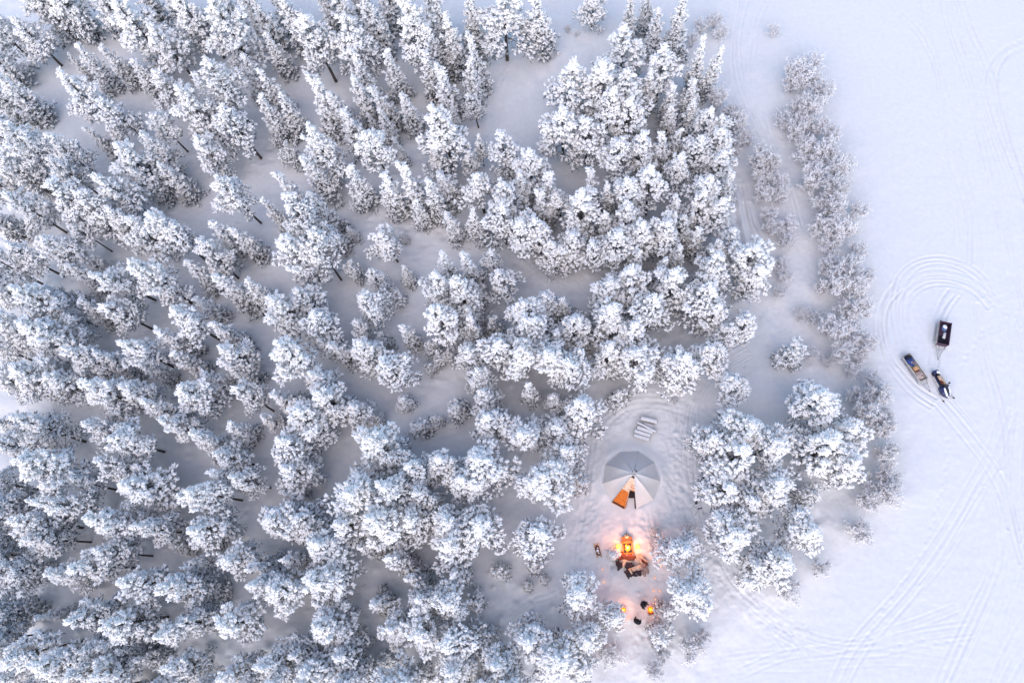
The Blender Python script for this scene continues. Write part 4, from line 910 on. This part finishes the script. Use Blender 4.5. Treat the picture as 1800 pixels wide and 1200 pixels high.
# ------------------------------------------------------------------ snowmobile and sleds on the ice
def zs(x, y): return (1560+x/6.667, 540+y/6.667)
def frame(p, q, z=.4):
    a = Vector((*unproj(*zs(*p), z), 0)); b = Vector((*unproj(*zs(*q), z), 0)); m_ = (a+b)/2
    return m_, math.atan2(b.y-a.y, b.x-a.x), (b-a).length
m_, rz, L_ = frame((560, 745), (735, 1060), .5)
sm = thing('snowmobile', 'dark blue and white snowmobile with a hide over its seat', 'snowmobile', (m_.x, m_.y, gmin(m_.x, m_.y, 1.0)), rz, None, (L_/2.75,)*3)
bm = bmesh.new(); prof = [(-1.35, .10), (-1.25, .02), (-.1, .0), (.15, .06), (.28, .22), (.18, .36), (-1.2, .36), (-1.36, .26)]
lo = [bm.verts.new((x, -.20, z)) for x, z in prof]; hi = [bm.verts.new((x, .20, z)) for x, z in prof]
bm.faces.new(lo); bm.faces.new(hi[::-1])
for k in range(8): bm.faces.new((lo[k], lo[(k+1) % 8], hi[(k+1) % 8], hi[k]))
put('track_belt', bm_mesh('track_belt', bm, M['seat_black']), sm)
for k in range(9): put('track_lug', box_mesh('track_lug', .04, .42, .03, M['seat_black']), sm, (-1.2+.14*k, 0, -.02))
put('tunnel', box_mesh('tunnel', 1.65, .44, .10, M['navy_paint'], .02), sm, (-.52, 0, .37))
for s in (-1, 1): put('running_board', box_mesh('running_board', 1.25, .14, .035, M['frosted_metal'], .006), sm, (-.35, s*.30, .30))
bm = bmesh.new(); bmesh.ops.create_cube(bm, size=1)
for v in bm.verts: v.co = Vector((-.50+v.co.x*1.25, v.co.y*(.34 if v.co.z < 0 else .26), .60+v.co.z*.26+(.06 if v.co.x < 0 and v.co.z > 0 else 0)))
bmesh.ops.bevel(bm, geom=bm.edges[:], offset=.04, segments=2, affect='EDGES')
put('seat', bm_mesh('seat', bm, M['seat_black'], True), sm)
put('seat_hide', blob_mesh('seat_hide', .50, .22, .07, M['hide_tan'], 31, .30), sm, (-.42, .02, .735))
put('seat_cover', blob_mesh('seat_cover', .22, .17, .06, M['hide_brown'], 33, .25), sm, (-.18, -.08, .765))
put('seat_hide', blob_mesh('seat_hide', .28, .10, .05, M['cardboard'], 34, .30), sm, (.02, .10, .76))
bag = put('rear_bag', box_mesh('rear_bag', .36, .46, .26, M['navy_paint'], .05), sm, (-1.22, .0, .47))
put('bag_top', blob_mesh('bag_top', .17, .17, .10, M['white_paint'], 9, .1), sm, (-1.16, .08, .72))
put('rear_rack', tube_mesh('rear_rack', [(-1.0, -.24, .50), (-1.45, -.24, .50), (-1.45, .24, .50), (-1.0, .24, .50)], .018, M['metal_black'], 6), sm)
bm = bmesh.new()      # hood
hp = [(.12, .36, .66, .26), (.32, .44, .86, .24), (.70, .46, .78, .22), (1.05, .36, .60, .24), (1.30, .16, .42, .30)]
rows = [[bm.verts.new((x, y, z)) for x, w_, z1, z0 in hp for (y, z) in [()]] for _ in range(0)]
rows = []
for x, w_, z1, z0 in hp: rows.append([bm.verts.new(p) for p in ((x, -w_, z0), (x, -w_*.95, (z0+z1)/2), (x, -w_*.45, z1), (x, w_*.45, z1), (x, w_*.95, (z0+z1)/2), (x, w_, z0))])
for r0, r1 in zip(rows[:-1], rows[1:]):
    for k in range(5): bm.faces.new((r0[k], r1[k], r1[k+1], r0[k+1]))
bm.faces.new(rows[0][::-1]); bm.faces.new(rows[-1])
bmesh.ops.bevel(bm, geom=bm.edges[:], offset=.015, segments=1, affect='EDGES')
hood = put('hood', bm_mesh('hood', bm, M['navy_paint'], False), sm)
for s in (-1, 1):
    put('hood_stripe', slab_mesh('hood_stripe', [(.40, s*.14, .875), (.72, s*.14, .80), (1.22, s*.07, .50), (1.16, s*.20, .50), (.72, s*.30, .765), (.42, s*.26, .835)][::s], .012, M['white_paint']), hood)
put('cowl', slab_mesh('cowl', [(.50, -.10, .90), (.50, .10, .90), (.95, .08, .70), (.95, -.08, .70)][::-1], .012, M['metal_black']), hood)
put('windshield', slab_mesh('windshield', [(.36, -.26, .84), (.36, .26, .84), (.20, .20, 1.10), (.20, -.20, 1.10)], .01, M['metal_black']), sm)
put('headlight', blob_mesh('headlight', .05, .12, .06, M['white_cup'], 2, 0, 2, False), sm, (1.24, 0, .43))
hb = put('handlebar', tube_mesh('handlebar', [(.05, -.42, .92), (.14, -.18, .98), (.18, 0, .98), (.14, .18, .98), (.05, .42, .92)], .02, M['metal_black'], 7), sm)
for s in (-1, 1):
    put('grip', tube_mesh('grip', [(.08, s*.34, .94), (.03, s*.48, .91)], .035, M['metal_black'], 7), hb)
    put('hand_guard', blob_mesh('hand_guard', .06, .10, .07, M['seat_black'], 5, .1, 2, False), hb, (.13, s*.42, .93))
    put('ski', tube_mesh('ski', [(.25, s*.50, .03), (.7, s*.50, .025), (1.15, s*.50, .03), (1.40, s*.50, .10), (1.50, s*.50, .22)], [.05, .07, .07, .06, .035], M['frosted_metal'], 8), sm)
    put('ski_tip', tube_mesh('ski_tip', [(1.40, s*.50, .13), (1.53, s*.50, .25)], [.07, .05], M['metal_black'], 8), sm)
    put('ski_spindle', tube_mesh('ski_spindle', [(.78, s*.50, .05), (.72, s*.36, .40)], .03, M['metal_black'], 7), sm)
    put('suspension_arm', tube_mesh('suspension_arm', [(.60, s*.2, .32), (.78, s*.48, .16)], .022, M['metal_grey'], 6), sm)

def runners(t, x0, x1, yw, m='frosted_metal', z=.03):
    for s in (-1, 1):
        put('runner', tube_mesh('runner', [(x0, s*yw, z), (x1-.3, s*yw, z), (x1, s*yw, z+.08), (x1+.22, s*yw, z+.26)], [.035, .035, .035, .022], M[m], 7), t)
def drawbar(t, x0, x1, yw, z):
    for s in (-1, 1):
        put('drawbar', tube_mesh('drawbar', [(x0, s*yw, z), (x1, s*.03, z-.12)], .020, M['metal_grey'], 6), t)
        put('drawbar_brace', tube_mesh('drawbar_brace', [(x0, s*yw*.35, z+.12), (x1-.25, s*.12, z-.04)], .014, M['metal_grey'], 6), t)
    put('cross_bar', tube_mesh('cross_bar', [(x0+.35*(x1-x0), -yw*.7, z-.03), (x0+.35*(x1-x0), yw*.7, z-.03)], .016, M['metal_grey'], 6), t)
    put('hitch', tube_mesh('hitch', [(x1-.02, 0, z-.12), (x1+.16, 0, z-.14)], .03, M['metal_black'], 7), t)

# long sled with blue load
m_, rz, L_ = frame((215, 560), (425, 850), .5)
s1 = thing('cargo_sled', 'long grey cargo sled carrying a blue tarp and brown load behind the snowmobile', 'sled', (m_.x, m_.y, gmin(m_.x, m_.y, 1.0)), rz)
HL = L_/2
for k in range(4): put('floor_board', box_mesh('floor_board', L_, .19, .03, M['grey_wood'], .004), s1, (0, -.30+.20*k, .36))
for s in (-1, 1):
    for k in range(2): put('side_board', box_mesh('side_board', L_, .025, .10, M['frosted_metal'] if k else M['grey_wood'], .004), s1, (0, s*.41, .40+.115*k))
    for k in range(5): put('upright', tube_mesh('upright', [(-HL*.85+k*HL*.42, s*.44, .05), (-HL*.85+k*HL*.42, s*.425, .40)], .018, M['metal_grey'], 6), s1)
    put('side_rail', tube_mesh('side_rail', [(-HL, s*.46, .22), (HL*1.05, s*.46, .22)], .016, M['blue_tarp'] if s < 0 else M['metal_grey'], 6), s1)
for sx in (-1, 1): put('end_board', box_mesh('end_board', 0.025, .80, .20, M['grey_wood'], .004), s1, (sx*(HL-.0), 0, .40))
runners(s1, -HL*1.12, HL*1.08, .48); drawbar(s1, HL, HL+1.05, .33, .34)
def load(name, label, cat, base, dx, dy, z, parts, rot=0):
    a = base.rotation_euler.z; t = thing(name, label, cat, (base.location.x+dx*math.cos(a)-dy*math.sin(a), base.location.y+dx*math.sin(a)+dy*math.cos(a), base.location.z+z), a+rot)
    for (n_, me_, l_) in parts: put(n_, me_, t, l_)
    return t
load('tarp_bundle', 'blue tarp bundle at the rear of the long cargo sled', 'tarp', s1, -HL*.55, 0, .39, [('tarp', blob_mesh('tarp', HL*.42, .35, .24, M['blue_tarp'], 12, .10), (0, 0, 0)), ('dark_fold', blob_mesh('dark_fold', HL*.17, .30, .12, M['navy_cloth'], 14, .15), (-HL*.2, .02, .16)), ('strap', tube_mesh('strap', [(0, -.29, .05), (0, -.15, .29), (0, .15, .29), (0, .29, .05)], .015, M['metal_black'], 5), (0, 0, 0))])
load('tool_bag', 'small tan and dark bag on the blue tarp of the long sled', 'bag', s1, -HL*.36, .02, .63, [('pouch', blob_mesh('pouch', .14, .10, .07, M['hide_tan'], 15, .2), (0, 0, 0)), ('flap', blob_mesh('flap', .07, .08, .05, M['hide_brown'], 16, .2), (.04, 0, .05))])
load('carton', 'tan cardboard box in the middle of the long cargo sled', 'box', s1, HL*.10, 0, .39, [('carton_body', box_mesh('carton_body', .34, .46, .26, M['cardboard'], .01), (0, 0, 0)), ('tape', box_mesh('tape', .36, .05, .004, M['pale_wood']), (0, 0, .261))])
load('rug', 'brown and white mottled rug at the front of the long cargo sled', 'rug', s1, HL*.55, 0, .39, [('roll', blob_mesh('roll', HL*.36, .33, .16, M['rug_brown'], 18, .22), (0, 0, 0)), ('fringe', blob_mesh('fringe', HL*.14, .22, .09, M['hide_brown'], 19, .22), (-HL*.28, 0, .12))])

# box sled
m_, rz, L_ = frame((685, 170), (650, 430), .75)
s2 = thing('box_sled', 'tall open box sled with dark inside parked above the snowmobile', 'sled', (m_.x, m_.y, gmin(m_.x, m_.y, .8)), rz)
HL = L_/2; BW = .50
put('floor', box_mesh('floor', L_, BW*2, .05, M['purple_board'], .005), s2, (0, 0, .32))
for s in (-1, 1):
    for k in range(4): put('side_board', box_mesh('side_board', L_, .03, .115, M['frosted_metal'] if (k+s) % 2 else M['grey_wood'], .005), s2, (0, s*BW, .36+.125*k))
    put('inner_lining', box_mesh('inner_lining', L_-.05, .012, .48, M['purple_board']), s2, (0, s*(BW-.026), .37))
    for k in range(4): put('post', tube_mesh('post', [(-HL*.9+k*HL*.6, s*(BW+.035), .05), (-HL*.9+k*HL*.6, s*(BW+.035), .86)], .022, M['frosted_metal'], 6), s2)
    put('side_rail', tube_mesh('side_rail', [(-HL*1.0, s*(BW+.09), .26), (HL*1.05, s*(BW+.09), .26)], .022, M['frosted_metal'], 6), s2)
    put('top_rail', box_mesh('top_rail', L_+.06, .05, .035, M['purple_board'], .005), s2, (0, s*BW, .86))
for sx in (-1, 1):
    for k in range(4): put('end_board', box_mesh('end_board', .03, BW*2-.06, .115, M['purple_board'], .005), s2, (sx*(HL-.02), 0, .36+.125*k))
runners(s2, -HL*1.1, HL*1.1, BW+.02); drawbar(s2, HL, HL+1.25, .42, .36)
load('duffel_bag', 'blue and pale bag inside the rear of the box sled', 'bag', s2, -HL*.55, .08, .375, [('bag_body', blob_mesh('bag_body', .30, .26, .30, M['bag_blue'], 22, .12), (0, 0, 0)), ('bag_flap', blob_mesh('bag_flap', .20, .22, .10, M['white_paint'], 23, .2), (-.06, -.05, .32))])
load('snow_heap', 'loose snow lying inside the front right of the box sled', 'snow', s2, HL*.05, .2, .372, [('snow', blob_mesh('snow', .42, .17, .14, M['snow_cap'], 24, .25), (0, 0, 0)), ('lump', blob_mesh('lump', .14, .12, .10, M['snow_cap'], 25, .25), (.2, -.08, .04))])
load('dark_mat', 'black mat covering the front of the box sled floor', 'mat', s2, HL*.52, -.02, .372, [('mat_sheet', box_mesh('mat_sheet', HL*.8, .78, .04, M['black_cloth'], .01), (0, 0, 0)), ('mat_fold', blob_mesh('mat_fold', .2, .3, .06, M['navy_cloth'], 27, .2), (.05, -.05, .03))])

# ------------------------------------------------------------------ fallen frosted branches
def fallen(label, pts, seed):
    P = [W(*p)+Vector((0, 0, .12)) for p in pts]; o0 = P[0].copy(); r_ = random.Random(seed)
    t = thing('fallen_branch', label, 'branch', (o0.x, o0.y, o0.z-.12), 0, 'fallen branches'); P = [p-o0+Vector((0, 0, .12)) for p in P]
    put('limb', tube_mesh('limb', P, [.05-.035*i/(len(P)-1) for i in range(len(P))], M['frost_twig'], 6), t)
    for i in range(len(P)-1):
        for k in range(4):
            p = P[i].lerp(P[i+1], k/4); d = (P[i+1]-P[i]).normalized(); n_ = Vector((-d.y, d.x, 0))
            for s in (-1, 1):
                l_ = r_.uniform(.25, .5); put('twig', tube_mesh('twig', [p, p+(n_*s+d*.6)*l_*.6+Vector((0, 0, .08)), p+(n_*s+d*.9)*l_+Vector((0, 0, .04))], [.02, .016, .008], M['frost_twig'], 4), t)
fallen('frosted branch with ribs of twigs lying below the big crown left of centre', [(606, 1060), (622, 1050), (634, 1042), (641, 1026)], 1)
fallen('curved frosted branch arching over the snow above the three young pines', [(706, 626), (722, 622), (738, 626), (750, 634)], 2)
fallen('bare frosted branch poking from the pines left of the fire camp', [(962, 928), (972, 936), (980, 944)], 3)
c = W(1015, 512)
